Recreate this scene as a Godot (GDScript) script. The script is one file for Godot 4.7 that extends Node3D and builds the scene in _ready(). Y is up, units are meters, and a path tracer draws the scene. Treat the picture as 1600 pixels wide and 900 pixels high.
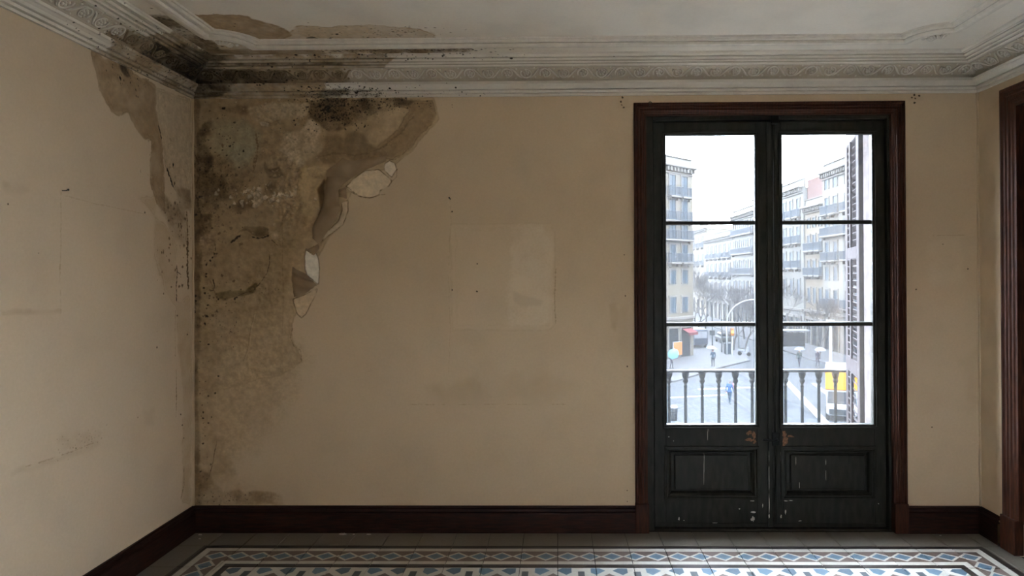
extends Node3D
# A damp-stained empty room with a tall glazed balcony door over a rainy avenue.
# Metres, y up. The wall with the door is the plane z = 0, the room lies at z > 0, the street at z < 0.

const XL := -2.2035      # left wall
const XR := 2.5104       # right wall
const HC := 2.80         # ceiling
const ZR := 5.4          # rear wall, behind the camera
const GY := -7.95        # street level

var M := {}
var taken := {}

func _ready() -> void:
	# ---------- camera ----------
	var cam := Camera3D.new()
	cam.name = "camera"
	cam.projection = Camera3D.PROJECTION_FRUSTUM
	cam.near = 0.05
	cam.far = 600.0
	cam.size = 0.05 * 900.0 / 1067.0
	cam.frustum_offset = Vector2(-0.0522, -0.0253) * 0.05
	cam.position = Vector3(0, 1.5436, 4.1)
	cam.rotation = Vector3(0.0049, 0.0140, -0.0041)
	add_child(cam)
	cam.current = true
	# ---------- sky and exposure ----------
	var env := Environment.new()
	env.background_mode = Environment.BG_SKY
	var sky := Sky.new()
	var sm := ProceduralSkyMaterial.new()
	sm.sky_top_color = Color(0.875, 0.93, 1.0)
	sm.sky_horizon_color = Color(0.90, 0.945, 1.0)
	sm.ground_bottom_color = Color(0.50, 0.51, 0.52)
	sm.ground_horizon_color = Color(0.80, 0.81, 0.82)
	sky.sky_material = sm
	env.sky = sky
	env.background_energy_multiplier = 44.0
	env.tonemap_mode = Environment.TONE_MAPPER_LINEAR
	env.tonemap_exposure = 1.47
	env.volumetric_fog_enabled = true
	env.volumetric_fog_density = 0.0
	env.sdfgi_enabled = true
	env.ssao_enabled = true
	env.ssil_enabled = true
	var we := WorldEnvironment.new()
	we.name = "world_environment"
	we.environment = env
	add_child(we)

	make_materials()
	build_shell()
	build_floor()
	build_cornice()
	build_skirting()
	build_casing()
	build_door()
	build_right_door()
	build_added_windows()
	build_balcony()
	build_shutter()
	build_street()
	build_small_things()

# ======================================================================= helpers
func mesh_tool(smooth := false) -> SurfaceTool:
	var st := SurfaceTool.new()
	st.begin(Mesh.PRIMITIVE_TRIANGLES)
	st.set_smooth_group(0 if smooth else -1)
	return st

func tri(st: SurfaceTool, a: Vector3, b: Vector3, c: Vector3, out: Vector3) -> void:
	if (c - a).cross(b - a).dot(out) >= 0.0:
		st.add_vertex(a); st.add_vertex(b); st.add_vertex(c)
	else:
		st.add_vertex(a); st.add_vertex(c); st.add_vertex(b)

func quad(st: SurfaceTool, a: Vector3, b: Vector3, c: Vector3, d: Vector3, out: Vector3) -> void:
	tri(st, a, b, c, out)
	tri(st, a, c, d, out)

func quad_uv(st: SurfaceTool, p: Array, uv: Array, out: Vector3) -> void:
	var order := [0, 1, 2, 0, 2, 3]
	if (p[2] - p[0]).cross(p[1] - p[0]).dot(out) < 0.0:
		order = [0, 2, 1, 0, 3, 2]
	for k in order:
		st.set_uv(uv[k])
		st.add_vertex(p[k])

# a box from lo to hi with chamfered edges, placed by xf
func add_box(st: SurfaceTool, lo: Vector3, hi: Vector3, bevel := 0.0, xf := Transform3D.IDENTITY) -> void:
	var mid := (lo + hi) * 0.5
	var h := (hi - lo) * 0.5
	var b := minf(bevel, minf(h.x, minf(h.y, h.z)) * 0.6)
	if b <= 0.0:
		for ax in 3:
			for s in [-1.0, 1.0]:
				var n := Vector3.ZERO
				n[ax] = s
				var u := (ax + 1) % 3
				var v := (ax + 2) % 3
				var ps := []
				for q in [[-1, -1], [1, -1], [1, 1], [-1, 1]]:
					var p := mid
					p[ax] += s * h[ax]
					p[u] += q[0] * h[u]
					p[v] += q[1] * h[v]
					ps.append(xf * p)
				quad(st, ps[0], ps[1], ps[2], ps[3], xf.basis * n)
		return
	# corner point on face ax
	var cp := func(sx: float, sy: float, sz: float, ax: int) -> Vector3:
		var s := [sx, sy, sz]
		var p := mid
		for k in 3:
			p[k] += s[k] * (h[k] if k == ax else h[k] - b)
		return xf * p
	for ax in 3:
		for s in [-1.0, 1.0]:
			var n := Vector3.ZERO
			n[ax] = s
			var ps := []
			for q in [[-1.0, -1.0], [1.0, -1.0], [1.0, 1.0], [-1.0, 1.0]]:
				var sg := [0.0, 0.0, 0.0]
				sg[ax] = s
				sg[(ax + 1) % 3] = q[0]
				sg[(ax + 2) % 3] = q[1]
				ps.append(cp.call(sg[0], sg[1], sg[2], ax))
			quad(st, ps[0], ps[1], ps[2], ps[3], xf.basis * n)
	for ax in 3:   # edges along ax
		var u := (ax + 1) % 3
		var v := (ax + 2) % 3
		for q in [[-1.0, -1.0], [1.0, -1.0], [1.0, 1.0], [-1.0, 1.0]]:
			var n := Vector3.ZERO
			n[u] = q[0]
			n[v] = q[1]
			var e := []
			for s in [-1.0, 1.0]:
				var sg := [0.0, 0.0, 0.0]
				sg[ax] = s
				sg[u] = q[0]
				sg[v] = q[1]
				e.append(cp.call(sg[0], sg[1], sg[2], u))
				e.append(cp.call(sg[0], sg[1], sg[2], v))
			quad(st, e[0], e[1], e[3], e[2], xf.basis * n)
	for sx in [-1.0, 1.0]:
		for sy in [-1.0, 1.0]:
			for sz in [-1.0, 1.0]:
				tri(st, cp.call(sx, sy, sz, 0), cp.call(sx, sy, sz, 1), cp.call(sx, sy, sz, 2), xf.basis * Vector3(sx, sy, sz))

# a round bar through the points, radii alike in number
func add_tube(st: SurfaceTool, pts: Array, radii: Array, sides := 6, caps := true) -> void:
	var rings := []
	var side := Vector3.ZERO
	for i in pts.size():
		var p: Vector3 = pts[i]
		var a: Vector3 = pts[maxi(i - 1, 0)]
		var b: Vector3 = pts[mini(i + 1, pts.size() - 1)]
		var d := (b - a).normalized()
		if side == Vector3.ZERO:
			side = d.cross(Vector3.UP if absf(d.y) < 0.9 else Vector3.RIGHT).normalized()
		side = (side - d * side.dot(d)).normalized()
		var up := d.cross(side)
		var ring := []
		for k in sides:
			var t := TAU * k / sides
			ring.append(p + (side * cos(t) + up * sin(t)) * radii[i])
		rings.append(ring)
	for i in pts.size() - 1:
		var axis: Vector3 = (pts[i] + pts[i + 1]) * 0.5
		for k in sides:
			var k2 := (k + 1) % sides
			var m: Vector3 = (rings[i][k] + rings[i][k2] + rings[i + 1][k] + rings[i + 1][k2]) * 0.25
			quad(st, rings[i][k], rings[i][k2], rings[i + 1][k2], rings[i + 1][k], m - axis)
	if caps:
		for e in [[0, 1], [pts.size() - 1, pts.size() - 2]]:
			var out: Vector3 = pts[e[0]] - pts[e[1]]
			for k in range(1, sides - 1):
				tri(st, rings[e[0]][0], rings[e[0]][k], rings[e[0]][k + 1], out)

# profile (radius, height) turned round y
func add_lathe(st: SurfaceTool, prof: Array, segs: int, xf := Transform3D.IDENTITY) -> void:
	for i in prof.size() - 1:
		var a: Vector2 = prof[i]
		var b: Vector2 = prof[i + 1]
		var nrm := Vector2(b.y - a.y, a.x - b.x)
		for k in segs:
			var t0 := TAU * k / segs
			var t1 := TAU * (k + 1) / segs
			var tm := (t0 + t1) * 0.5
			var out := xf.basis * Vector3(nrm.x * cos(tm), nrm.y, nrm.x * sin(tm))
			var p0 := xf * Vector3(a.x * cos(t0), a.y, a.x * sin(t0))
			var p1 := xf * Vector3(a.x * cos(t1), a.y, a.x * sin(t1))
			var p2 := xf * Vector3(b.x * cos(t1), b.y, b.x * sin(t1))
			var p3 := xf * Vector3(b.x * cos(t0), b.y, b.x * sin(t0))
			if a.x < 1e-5:
				tri(st, p0, p2, p3, out)
			elif b.x < 1e-5:
				tri(st, p0, p1, p2, out)
			else:
				quad(st, p0, p1, p2, p3, out)

func numbered(called: String) -> String:
	if not taken.has(called):
		taken[called] = 0
		return called
	taken[called] += 1
	return "%s_%03d" % [called, taken[called]]

func tag(o: Node, label := "", category := "", group := "", kind := "") -> void:
	if label: o.set_meta("label", label)
	if category: o.set_meta("category", category)
	if group: o.set_meta("group", group)
	if kind: o.set_meta("kind", kind)

func put(called: String, mesh: Mesh, material: Material, parent: Node = self) -> MeshInstance3D:
	var o := MeshInstance3D.new()
	o.name = numbered(called) if parent == self else called
	o.mesh = mesh
	o.material_override = material
	o.cast_shadow = GeometryInstance3D.SHADOW_CASTING_SETTING_ON
	parent.add_child(o, true)
	return o

func done(st: SurfaceTool) -> ArrayMesh:
	st.generate_normals()
	return st.commit()

func commit(called: String, st: SurfaceTool, material: Material, parent: Node = self) -> MeshInstance3D:
	return put(called, done(st), material, parent)

func base(called: String, at := Vector3.ZERO, turn := 0.0) -> Node3D:
	var o := Node3D.new()
	o.name = numbered(called)
	o.position = at
	o.rotation.y = turn
	add_child(o)
	return o

func mat(color: Color, rough := 0.8, metal := 0.0, spec := 0.5) -> StandardMaterial3D:
	var m := StandardMaterial3D.new()
	m.albedo_color = color
	m.roughness = rough
	m.metallic = metal
	m.metallic_specular = spec
	m.cull_mode = BaseMaterial3D.CULL_DISABLED
	return m

func noise_tex(seed_: int, freq: float, stops: Array, size := 512, fractal := 4, stretch := false) -> NoiseTexture2D:
	var n := FastNoiseLite.new()
	n.seed = seed_
	n.frequency = freq
	n.fractal_octaves = fractal
	var t := NoiseTexture2D.new()
	t.width = size
	t.height = size
	t.seamless = true
	t.noise = n
	var g := Gradient.new()
	g.offsets = PackedFloat32Array()
	g.colors = PackedColorArray()
	var off := PackedFloat32Array()
	var cols := PackedColorArray()
	for s in stops:
		off.append(s[0])
		cols.append(s[1])
	g.offsets = off
	g.colors = cols
	t.color_ramp = g
	return t

# noise mapped on all sides of a thing
func grain(m: StandardMaterial3D, seed_: int, freq: float, lo: Color, hi: Color, scale := Vector3(1, 1, 1)) -> StandardMaterial3D:
	m.albedo_texture = noise_tex(seed_, freq, [[0.15, lo], [0.85, hi]])
	m.uv1_triplanar = true
	m.uv1_world_triplanar = true
	m.uv1_scale = scale
	return m

# ======================================================================= painter for stains, mould, print and painted shade
# A picture of a flat surface in its own metres: x to the right, y up, (left, top) its upper left corner.
class Canvas:
	var w: int
	var h: int
	var left: float
	var top: float
	var ppm: float
	var c: PackedFloat32Array
	var hg: PackedFloat32Array
	var n1: PackedByteArray
	var n2: PackedByteArray
	var n3: PackedByteArray
	var n4: PackedByteArray
	var n5: PackedByteArray
	var crumb := 0.0   # how crumbly the next stains are
	var r := RandomNumberGenerator.new()

	func _init(width_m: float, height_m: float, left_: float, top_: float, ppm_: float, seed_: int, base_color: Color) -> void:
		ppm = ppm_
		left = left_
		top = top_
		w = int(round(width_m * ppm))
		h = int(round(height_m * ppm))
		r.seed = seed_
		c.resize(w * h * 3)
		hg.resize(w * h)
		n1 = field(seed_ + 1, 0.02 * 350.0 / ppm, 4)
		n2 = field(seed_ + 2, 0.02 * 350.0 / ppm, 4)
		n3 = field(seed_ + 3, 0.006 * 350.0 / ppm, 5)
		n4 = field(seed_ + 4, 0.14 * 350.0 / ppm, 3)
		n5 = field(seed_ + 5, 0.055 * 350.0 / ppm, 5)
		for i in w * h:
			c[i * 3] = base_color.r
			c[i * 3 + 1] = base_color.g
			c[i * 3 + 2] = base_color.b

	func field(s: int, f: float, octaves: int) -> PackedByteArray:
		var n := FastNoiseLite.new()
		n.seed = s
		n.frequency = f
		n.fractal_octaves = octaves
		return n.get_image(w, h).get_data()

	# cloudy change of tone, coarse and fine
	func mottle(coarse: Color, k1: float, fine: float, blot: Color, k2: float) -> void:
		for i in w * h:
			var a := clampf((n3[i] - 128) / 128.0, -1.0, 1.0) * k1
			var b := (n4[i] - 128) / 128.0 * fine
			var e := clampf((n1[i] - 150) / 105.0, 0.0, 1.0) * k2
			var j := i * 3
			for q in 3:
				var v := c[j + q]
				v += (coarse[q] - v) * maxf(a, 0.0) - v * 0.12 * maxf(-a, 0.0) + b
				v += (blot[q] - v) * e
				c[j + q] = v

	func stain(poly: Array, col: Color, k := 0.7, soft := 0.02, warp := 0.03, patchy := 0.4, ring := Color.BLACK, ring_k := 0.0, ring_w := 0.006, lift := 0.0) -> void:
		var pts := PackedVector2Array()
		var lo := Vector2(1e9, 1e9)
		var hi := -lo
		for p in poly:
			var q := Vector2((p[0] - left) * ppm, (top - p[1]) * ppm)
			pts.append(q)
			lo = lo.min(q)
			hi = hi.max(q)
		var soft_p := maxf(soft * ppm, 0.6)
		var warp_p := warp * ppm
		var ring_p := maxf(ring_w * ppm, 0.7)
		var pad := soft_p + warp_p + ring_p * 3.0 + 2.0
		var x0 := clampi(int(lo.x - pad), 0, w)
		var x1 := clampi(int(hi.x + pad), 0, w)
		var y0 := clampi(int(lo.y - pad), 0, h)
		var y1 := clampi(int(hi.y + pad), 0, h)
		if x1 <= x0 or y1 <= y0:
			return
		var step := 4
		var mg := int(warp_p) + step * 2
		var gw := (x1 - x0 + 2 * mg) / step + 2
		var gh := (y1 - y0 + 2 * mg) / step + 2
		var g := PackedFloat32Array()
		g.resize(gw * gh)
		var m := pts.size()
		for gy in gh:
			for gx in gw:
				var p := Vector2(x0 - mg + gx * step, y0 - mg + gy * step)
				var best := 1e9
				for s in m:
					best = minf(best, p.distance_squared_to(Geometry2D.get_closest_point_to_segment(p, pts[s], pts[(s + 1) % m])))
				best = sqrt(best)
				g[gy * gw + gx] = -best if Geometry2D.is_point_in_polygon(p, pts) else best
		for y in range(y0, y1):
			for x in range(x0, x1):
				var i := y * w + x
				var fx := (x - x0 + mg + (n1[i] - 128) / 128.0 * warp_p + (n4[i] - 128) / 128.0 * warp_p * 0.15) / step
				var fy := (y - y0 + mg + (n2[i] - 128) / 128.0 * warp_p) / step
				var gx := clampi(int(fx), 0, gw - 2)
				var gy := clampi(int(fy), 0, gh - 2)
				var tx := fx - gx
				var ty := fy - gy
				var o := gy * gw + gx
				var d := lerpf(lerpf(g[o], g[o + 1], tx), lerpf(g[o + gw], g[o + gw + 1], tx), ty)
				if d > pad:
					continue
				var a := clampf(0.5 - d / (2.0 * soft_p), 0.0, 1.0)
				a = a * a * (3.0 - 2.0 * a)
				if lift != 0.0:
					hg[i] += lift * a
				var nn := (n3[i] * 0.45 + n2[i] * 0.35 + n4[i] * 0.2) / 255.0
				a *= k * (1.0 - patchy * (1.0 - clampf((nn - 0.36) / 0.26, 0.0, 1.0)))
				var j := i * 3
				var cr := 1.0
				if crumb > 0.0:
					var e5 := (n5[i] - 128) / 128.0
					var e4 := (n4[i] - 128) / 128.0
					cr += crumb * (e5 * 0.55 + e4 * 0.35 + (n3[i] - 128) / 128.0 * 0.3)
					hg[i] += crumb * a * (e5 * 0.009 + e4 * 0.003)
				c[j] += (col.r * cr - c[j]) * a
				c[j + 1] += (col.g * cr - c[j + 1]) * a
				c[j + 2] += (col.b * cr - c[j + 2]) * a
				if ring_k > 0.0:
					var d2 := d + ring_p * 5.0 + (n5[i] - 128) / 128.0 * ring_p * 2.5
					var e := (exp(-(d * d) / (ring_p * ring_p)) + (0.45 if ring_k <= 0.5 else 0.0) * exp(-(d2 * d2) / (ring_p * ring_p * 2.0))) * ring_k * clampf((n2[i] + n5[i] - 160) / 130.0, 0.0, 1.0)
					c[j] += (ring.r - c[j]) * e
					c[j + 1] += (ring.g - c[j + 1]) * e
					c[j + 2] += (ring.b - c[j + 2]) * e

	func dot(x: float, y: float, rad: float, col: Color, k: float, lift := 0.0) -> void:
		var cx := (x - left) * ppm
		var cy := (top - y) * ppm
		var rp := maxf(rad * ppm, 0.55)
		var b := int(rp + 2.0)
		for yy in range(maxi(int(cy) - b, 0), mini(int(cy) + b + 1, h)):
			for xx in range(maxi(int(cx) - b, 0), mini(int(cx) + b + 1, w)):
				var i := yy * w + xx
				var d := sqrt((xx - cx) * (xx - cx) + (yy - cy) * (yy - cy)) + (n4[i] - 128) / 128.0 * rp * 1.1
				var a := clampf((rp - d) / maxf(rp * 0.6, 0.8) + 0.5, 0.0, 1.0) * k
				if a > 0.0:
					hg[i] += lift * a
					for q in 3:
						c[i * 3 + q] += (col[q] - c[i * 3 + q]) * a

	# loose crumbs and blisters: specks that stand out from the wall
	func crumbs(x: float, y: float, rx: float, ry: float, n: int, r0: float, r1: float, col: Color, k: float, lift: float) -> void:
		for i in n:
			var t := r.randf()
			var px := x + r.randfn() * rx * 0.5
			var py := y + r.randfn() * ry * 0.5
			var rad := lerpf(r0, r1, t * t)
			dot(px - rad * 0.3, py - rad * 0.5, rad * 1.1, col * 0.55, k * 0.6)  # darker dot painted below the crumb as its shadow
			dot(px, py, rad, col * r.randf_range(0.85, 1.1), k, lift * r.randf_range(0.3, 1.0))

	func specks(x: float, y: float, rx: float, ry: float, n: int, r0: float, r1: float, col: Color, k: float) -> void:
		for i in n:
			var t := r.randf()
			dot(x + r.randfn() * rx * 0.5, y + r.randfn() * ry * 0.5, lerpf(r0, r1, t * t * t), col, k * r.randf_range(0.5, 1.0))

	func line(pts: Array, width: float, col: Color, k: float, wander := 0.0, broken := 0.0, lift := 0.0) -> void:
		for s in pts.size() - 1:
			var a := Vector2(pts[s][0], pts[s][1])
			var b := Vector2(pts[s + 1][0], pts[s + 1][1])
			var n := maxi(int(a.distance_to(b) * ppm / 0.8), 1)
			var nrm := (b - a).normalized().orthogonal()
			for q in n:
				var p := a.lerp(b, float(q) / n)
				var ix := clampi(int((p.x - left) * ppm), 0, w - 1)
				var iy := clampi(int((top - p.y) * ppm), 0, h - 1)
				var v := n1[iy * w + ix] / 255.0
				if n2[iy * w + ix] / 255.0 < broken:
					continue
				p += nrm * (v - 0.5) * 2.0 * wander
				dot(p.x, p.y, width * (0.4 + v), col, k * 0.45, lift)

	func rect(xa: float, ya: float, xb: float, yb: float, col: Color) -> void:
		for yy in range(clampi(int((top - yb) * ppm), 0, h), clampi(int((top - ya) * ppm), 0, h)):
			for xx in range(clampi(int((xa - left) * ppm), 0, w), clampi(int((xb - left) * ppm), 0, w)):
				var j := (yy * w + xx) * 3
				c[j] = col.r
				c[j + 1] = col.g
				c[j + 2] = col.b

	func texture() -> ImageTexture:
		var bytes := PackedByteArray()
		bytes.resize(w * h * 3)
		for i in w * h * 3:
			bytes[i] = clampi(int(c[i] * 255.0 + 0.5), 0, 255)
		return ImageTexture.create_from_image(Image.create_from_data(w, h, false, Image.FORMAT_RGB8, bytes))

	# the relief as a grey picture; 1 = `span` metres
	func relief(span: float, fine: float) -> ImageTexture:
		var bytes := PackedByteArray()
		bytes.resize(w * h)
		for i in w * h:
			bytes[i] = clampi(int((0.5 + hg[i] / span + (n4[i] - 128) / 128.0 * fine + (n2[i] - 128) / 128.0 * fine) * 255.0), 0, 255)
		return ImageTexture.create_from_image(Image.create_from_data(w, h, false, Image.FORMAT_L8, bytes))

	func height_at(x: float, y: float) -> float:
		var ix := clampi(int((x - left) * ppm), 0, w - 1)
		var iy := clampi(int((top - y) * ppm), 0, h - 1)
		return hg[iy * w + ix]

	func uv(x: float, y: float) -> Vector2:
		return Vector2((x - left) * ppm / w, (top - y) * ppm / h)

# ======================================================================= materials
func make_materials() -> void:
	M.plaster = grain(mat(Color(1, 1, 1), 0.9, 0.0, 0.3), 11, 0.01, WALL * 0.93, WALL * 1.03, Vector3(0.5, 0.5, 0.5))
	M.ceiling = grain(mat(Color(1, 1, 1), 0.92, 0.0, 0.3), 12, 0.01, CEIL * 0.96, CEIL * 1.02, Vector3(0.5, 0.5, 0.5))
	M.stucco = grain(mat(Color(1, 1, 1), 0.8, 0.0, 0.35), 13, 0.03, CEIL * 0.93, CEIL * 1.0, Vector3(1.2, 1.2, 1.2))
	M.stucco_stained = grain(mat(Color(1, 1, 1), 0.85, 0.0, 0.3), 61, 0.04, Color(0.50, 0.43, 0.335), Color(0.66, 0.585, 0.475), Vector3(2, 2, 2))
	M.stucco_brown = grain(mat(Color(1, 1, 1), 0.85, 0.0, 0.3), 62, 0.04, Color(0.40, 0.34, 0.26), Color(0.60, 0.525, 0.42), Vector3(2, 2, 2))
	M.stucco_black = grain(mat(Color(1, 1, 1), 0.9, 0.0, 0.25), 63, 0.05, Color(0.20, 0.17, 0.125), Color(0.46, 0.395, 0.305), Vector3(2, 2, 2))
	M.paper_back = grain(mat(Color(1, 1, 1), 0.9, 0.0, 0.25), 64, 0.012, Color(0.56, 0.475, 0.375), Color(0.63, 0.55, 0.45), Vector3(1, 1, 1))
	M.mahogany = grain(mat(Color(1, 1, 1), 0.55, 0.0, 0.3), 14, 0.02, Color(0.15, 0.075, 0.042), Color(0.29, 0.15, 0.085), Vector3(6, 0.7, 6))
	M.skirting = grain(mat(Color(1, 1, 1), 0.55, 0.0, 0.3), 15, 0.02, Color(0.115, 0.055, 0.035), Color(0.22, 0.11, 0.07), Vector3(0.7, 6, 0.7))
	M.door_paint = grain(mat(Color(1, 1, 1), 0.5, 0.0, 0.32), 16, 0.015, Color(0.115, 0.115, 0.095), Color(0.175, 0.172, 0.148), Vector3(2.5, 0.8, 2.5))
	M.iron = mat(Color(0.08, 0.095, 0.11), 0.5, 0.0, 0.2)
	M.wet_iron = mat(Color(0.10, 0.12, 0.14), 0.12, 0.0, 0.5)
	M.shutter = grain(mat(Color(1, 1, 1), 0.7, 0.0, 0.12), 19, 0.02, Color(0.165, 0.150, 0.152), Color(0.205, 0.19, 0.193), Vector3(3, 1, 3))
	M.steel = mat(Color(0.10, 0.10, 0.10), 0.45, 0.7)
	M.masonry = grain(mat(Color(1, 1, 1), 0.9, 0.0, 0.15), 17, 0.02, Color(0.27, 0.25, 0.245), Color(0.34, 0.32, 0.315))
	M.concrete = grain(mat(Color(1, 1, 1), 0.7), 18, 0.02, Color(0.55, 0.56, 0.57), Color(0.68, 0.69, 0.70))
	M.paving = grain(mat(Color(1, 1, 1), 0.8), 20, 0.02, Color(0.84, 0.82, 0.78), Color(0.90, 0.88, 0.85))
	M.grout = mat(Color(0.14, 0.12, 0.10), 0.9)
	M.sill = grain(mat(Color(1, 1, 1), 0.7, 0.0, 0.3), 21, 0.03, Color(0.14, 0.13, 0.11), Color(0.24, 0.22, 0.19))
	M.chip = mat(Color(0.80, 0.78, 0.74), 0.8)
	var g := mat(Color(1, 1, 1, 0.04), 0.02)
	g.transparency = BaseMaterial3D.TRANSPARENCY_ALPHA
	M.glass = g

const WALL := Color(0.80, 0.712, 0.59)
const CEIL := Color(0.90, 0.87, 0.815)

func textured(cv: Canvas, rough := 0.88, relief_cm := 0.0, span := 0.01, fine := 0.0) -> StandardMaterial3D:
	var m := mat(Color(1, 1, 1), rough, 0.0, 0.35)
	m.albedo_texture = cv.texture()
	m.texture_repeat = false
	if relief_cm > 0.0:
		m.heightmap_enabled = true
		m.heightmap_scale = relief_cm
		m.heightmap_texture = cv.relief(span, fine)
	return m

# ======================================================================= room shell
func build_shell() -> void:
	# --- the wall with the balcony door
	var cv := paint_back_wall()
	var st := mesh_tool(true)
	var patch := func(x0: float, x1: float, y0: float, y1: float, step: float, bulge: bool) -> void:
		var nx := maxi(int(ceil((x1 - x0) / step)), 1)
		var ny := maxi(int(ceil((y1 - y0) / step)), 1)
		var P := []
		for j in ny + 1:
			var row := PackedVector3Array()
			for i in nx + 1:
				var x := lerpf(x0, x1, float(i) / nx)
				var y := lerpf(y0, y1, float(j) / ny)
				var z := 0.0
				if bulge:
					var rim := minf(minf(x1 - x, y - y0), 0.05) / 0.05
					z = cv.height_at(x, y) * rim
				row.append(Vector3(x, y, z))
			P.append(row)
		for j in ny:
			for i in nx:
				var ps := [P[j][i], P[j][i + 1], P[j + 1][i + 1], P[j + 1][i]]
				var us := []
				for p in ps: us.append(cv.uv(p.x, p.y))
				quad_uv(st, ps, us, Vector3.BACK)
	patch.call(XL, -0.6, 0.9, 2.66, 0.006, true)
	patch.call(XL, -0.6, 0.0, 0.9, 0.1, false)
	patch.call(-0.6, 0.53, 0.0, 2.66, 0.1, false)
	patch.call(0.53, 2.0, 2.49, 2.66, 0.1, false)
	patch.call(2.0, XR, 0.0, 2.66, 0.1, false)
	var wb := commit("wall_back", st, textured(cv, 0.88, 0.25, 0.012, 0.03))
	tag(wb, "beige plastered wall with peeling damp corner round the balcony door", "wall", "", "structure")
	st = mesh_tool()
	for q in [[-0.35, -0.112, 0.55, 1.985, 2.5], [-0.112, -0.012, 0.531, 2.001, 2.49]]:
		add_box(st, Vector3(XL - 0.3, -0.2, q[0]), Vector3(q[2], 3.1, q[1]))
		add_box(st, Vector3(q[3], -0.2, q[0]), Vector3(XR + 0.3, 3.1, q[1]))
		add_box(st, Vector3(q[2], q[4], q[0]), Vector3(q[3], 3.1, q[1]))
	commit("masonry", st, M.masonry, wb)
	# sheets of old paint curling off the wall: hinge line, free edge, lift
	var sheets := [
		[[[-1.389, 2.142], [-1.398, 2.083], [-1.407, 1.993], [-1.43, 1.912], [-1.476, 1.84], [-1.476, 1.768]], [[-1.235, 2.129], [-1.317, 2.056], [-1.308, 1.974], [-1.297, 1.943], [-1.365, 1.821], [-1.433, 1.73]], 0.038],
		[[[-1.384, 2.182], [-1.293, 2.24], [-1.23, 2.231], [-1.14, 2.251], [-1.024, 2.257]], [[-1.389, 2.137], [-1.312, 2.132], [-1.23, 2.13], [-1.158, 2.17], [-1.029, 2.225]], 0.030],
		[[[-1.599, 1.595], [-1.604, 1.526], [-1.59, 1.414]], [[-1.513, 1.551], [-1.443, 1.482], [-1.543, 1.412]], 0.034],
		[[[-1.317, 2.06], [-1.317, 2.015]], [[-1.267, 2.073], [-1.265, 2.003]], 0.012],
		[[[-1.521, 1.696], [-1.494, 1.705], [-1.44, 1.732]], [[-1.512, 1.691], [-1.465, 1.66], [-1.431, 1.709]], 0.010]]
	for q in sheets:
		add_sheet(q[0], q[1], q[2], wb)

	# --- left wall: the stretch near the corner is painted in detail
	var cl := paint_left_wall()
	st = mesh_tool()
	quad_uv(st, [Vector3(XL, 0, 0), Vector3(XL, 0, 2.2), Vector3(XL, 2.66, 2.2), Vector3(XL, 2.66, 0)], [cl.uv(0, 0), cl.uv(-2.2, 0), cl.uv(-2.2, 2.66), cl.uv(0, 2.66)], Vector3.RIGHT)
	var wl := commit("wall_left", st, textured(cl, 0.88, 0.2, 0.012, 0.03))
	tag(wl, "beige plastered left wall with brown water stains near the corner", "wall", "", "structure")
	st = mesh_tool()
	add_box(st, Vector3(XL - 0.3, -0.2, -0.012), Vector3(XL - 0.006, 3.1, ZR))
	add_box(st, Vector3(XL - 0.006, 0.0, 2.2), Vector3(XL, 2.66, ZR))
	commit("masonry", st, M.plaster, wl)

	# --- right wall with a doorway
	st = mesh_tool()
	add_box(st, Vector3(XR, -0.2, -0.012), Vector3(XR + 0.3, 3.1, 0.34))
	add_box(st, Vector3(XR, 2.49, 0.34), Vector3(XR + 0.3, 3.1, 1.62))
	# pier thickened for an added narrow window that lights the left wall
	add_box(st, Vector3(XR, -0.2, 1.62), Vector3(XR + 0.9, 3.1, 1.72))
	add_box(st, Vector3(XR, -0.2, 1.72), Vector3(XR + 0.9, 0.35, 2.12))
	add_box(st, Vector3(XR, 2.35, 1.72), Vector3(XR + 0.9, 3.1, 2.12))
	add_box(st, Vector3(XR, -0.2, 2.12), Vector3(XR + 0.9, 3.1, ZR))
	var wr := commit("wall_right", st, M.plaster)
	tag(wr, "beige plastered right wall beside the dark doorway", "wall", "", "structure")

	# --- rear wall behind the camera, with an opening for an added window
	st = mesh_tool()
	add_box(st, Vector3(XL - 0.3, -0.2, ZR), Vector3(0.9, 3.1, ZR + 0.3))
	add_box(st, Vector3(1.4, -0.2, ZR), Vector3(XR + 0.9, 3.1, ZR + 0.3))
	add_box(st, Vector3(0.9, -0.2, ZR), Vector3(1.4, 0.9, ZR + 0.3))
	add_box(st, Vector3(0.9, 1.7, ZR), Vector3(1.4, 3.1, ZR + 0.3))
	var wq := commit("wall_rear", st, M.plaster)
	tag(wq, "beige plastered rear wall behind the viewer", "wall", "", "structure")

	# --- ceiling
	var cc := paint_ceiling()
	st = mesh_tool()
	quad_uv(st, [Vector3(XL, HC, 0), Vector3(XR, HC, 0), Vector3(XR, HC, 1.7), Vector3(XL, HC, 1.7)], [cc.uv(XL, 0), cc.uv(XR, 0), cc.uv(XR, -1.7), cc.uv(XL, -1.7)], Vector3.DOWN)
	var ce := commit("ceiling", st, textured(cc, 0.92))
	tag(ce, "off-white plaster ceiling stained brown in the far left corner", "ceiling", "", "structure")
	st = mesh_tool()
	add_box(st, Vector3(XL - 0.3, HC + 0.004, -0.35), Vector3(XR + 0.3, HC + 0.3, ZR + 0.3))
	add_box(st, Vector3(XL, HC, 1.7), Vector3(XR, HC + 0.004, ZR))
	commit("slab", st, M.ceiling, ce)

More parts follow.
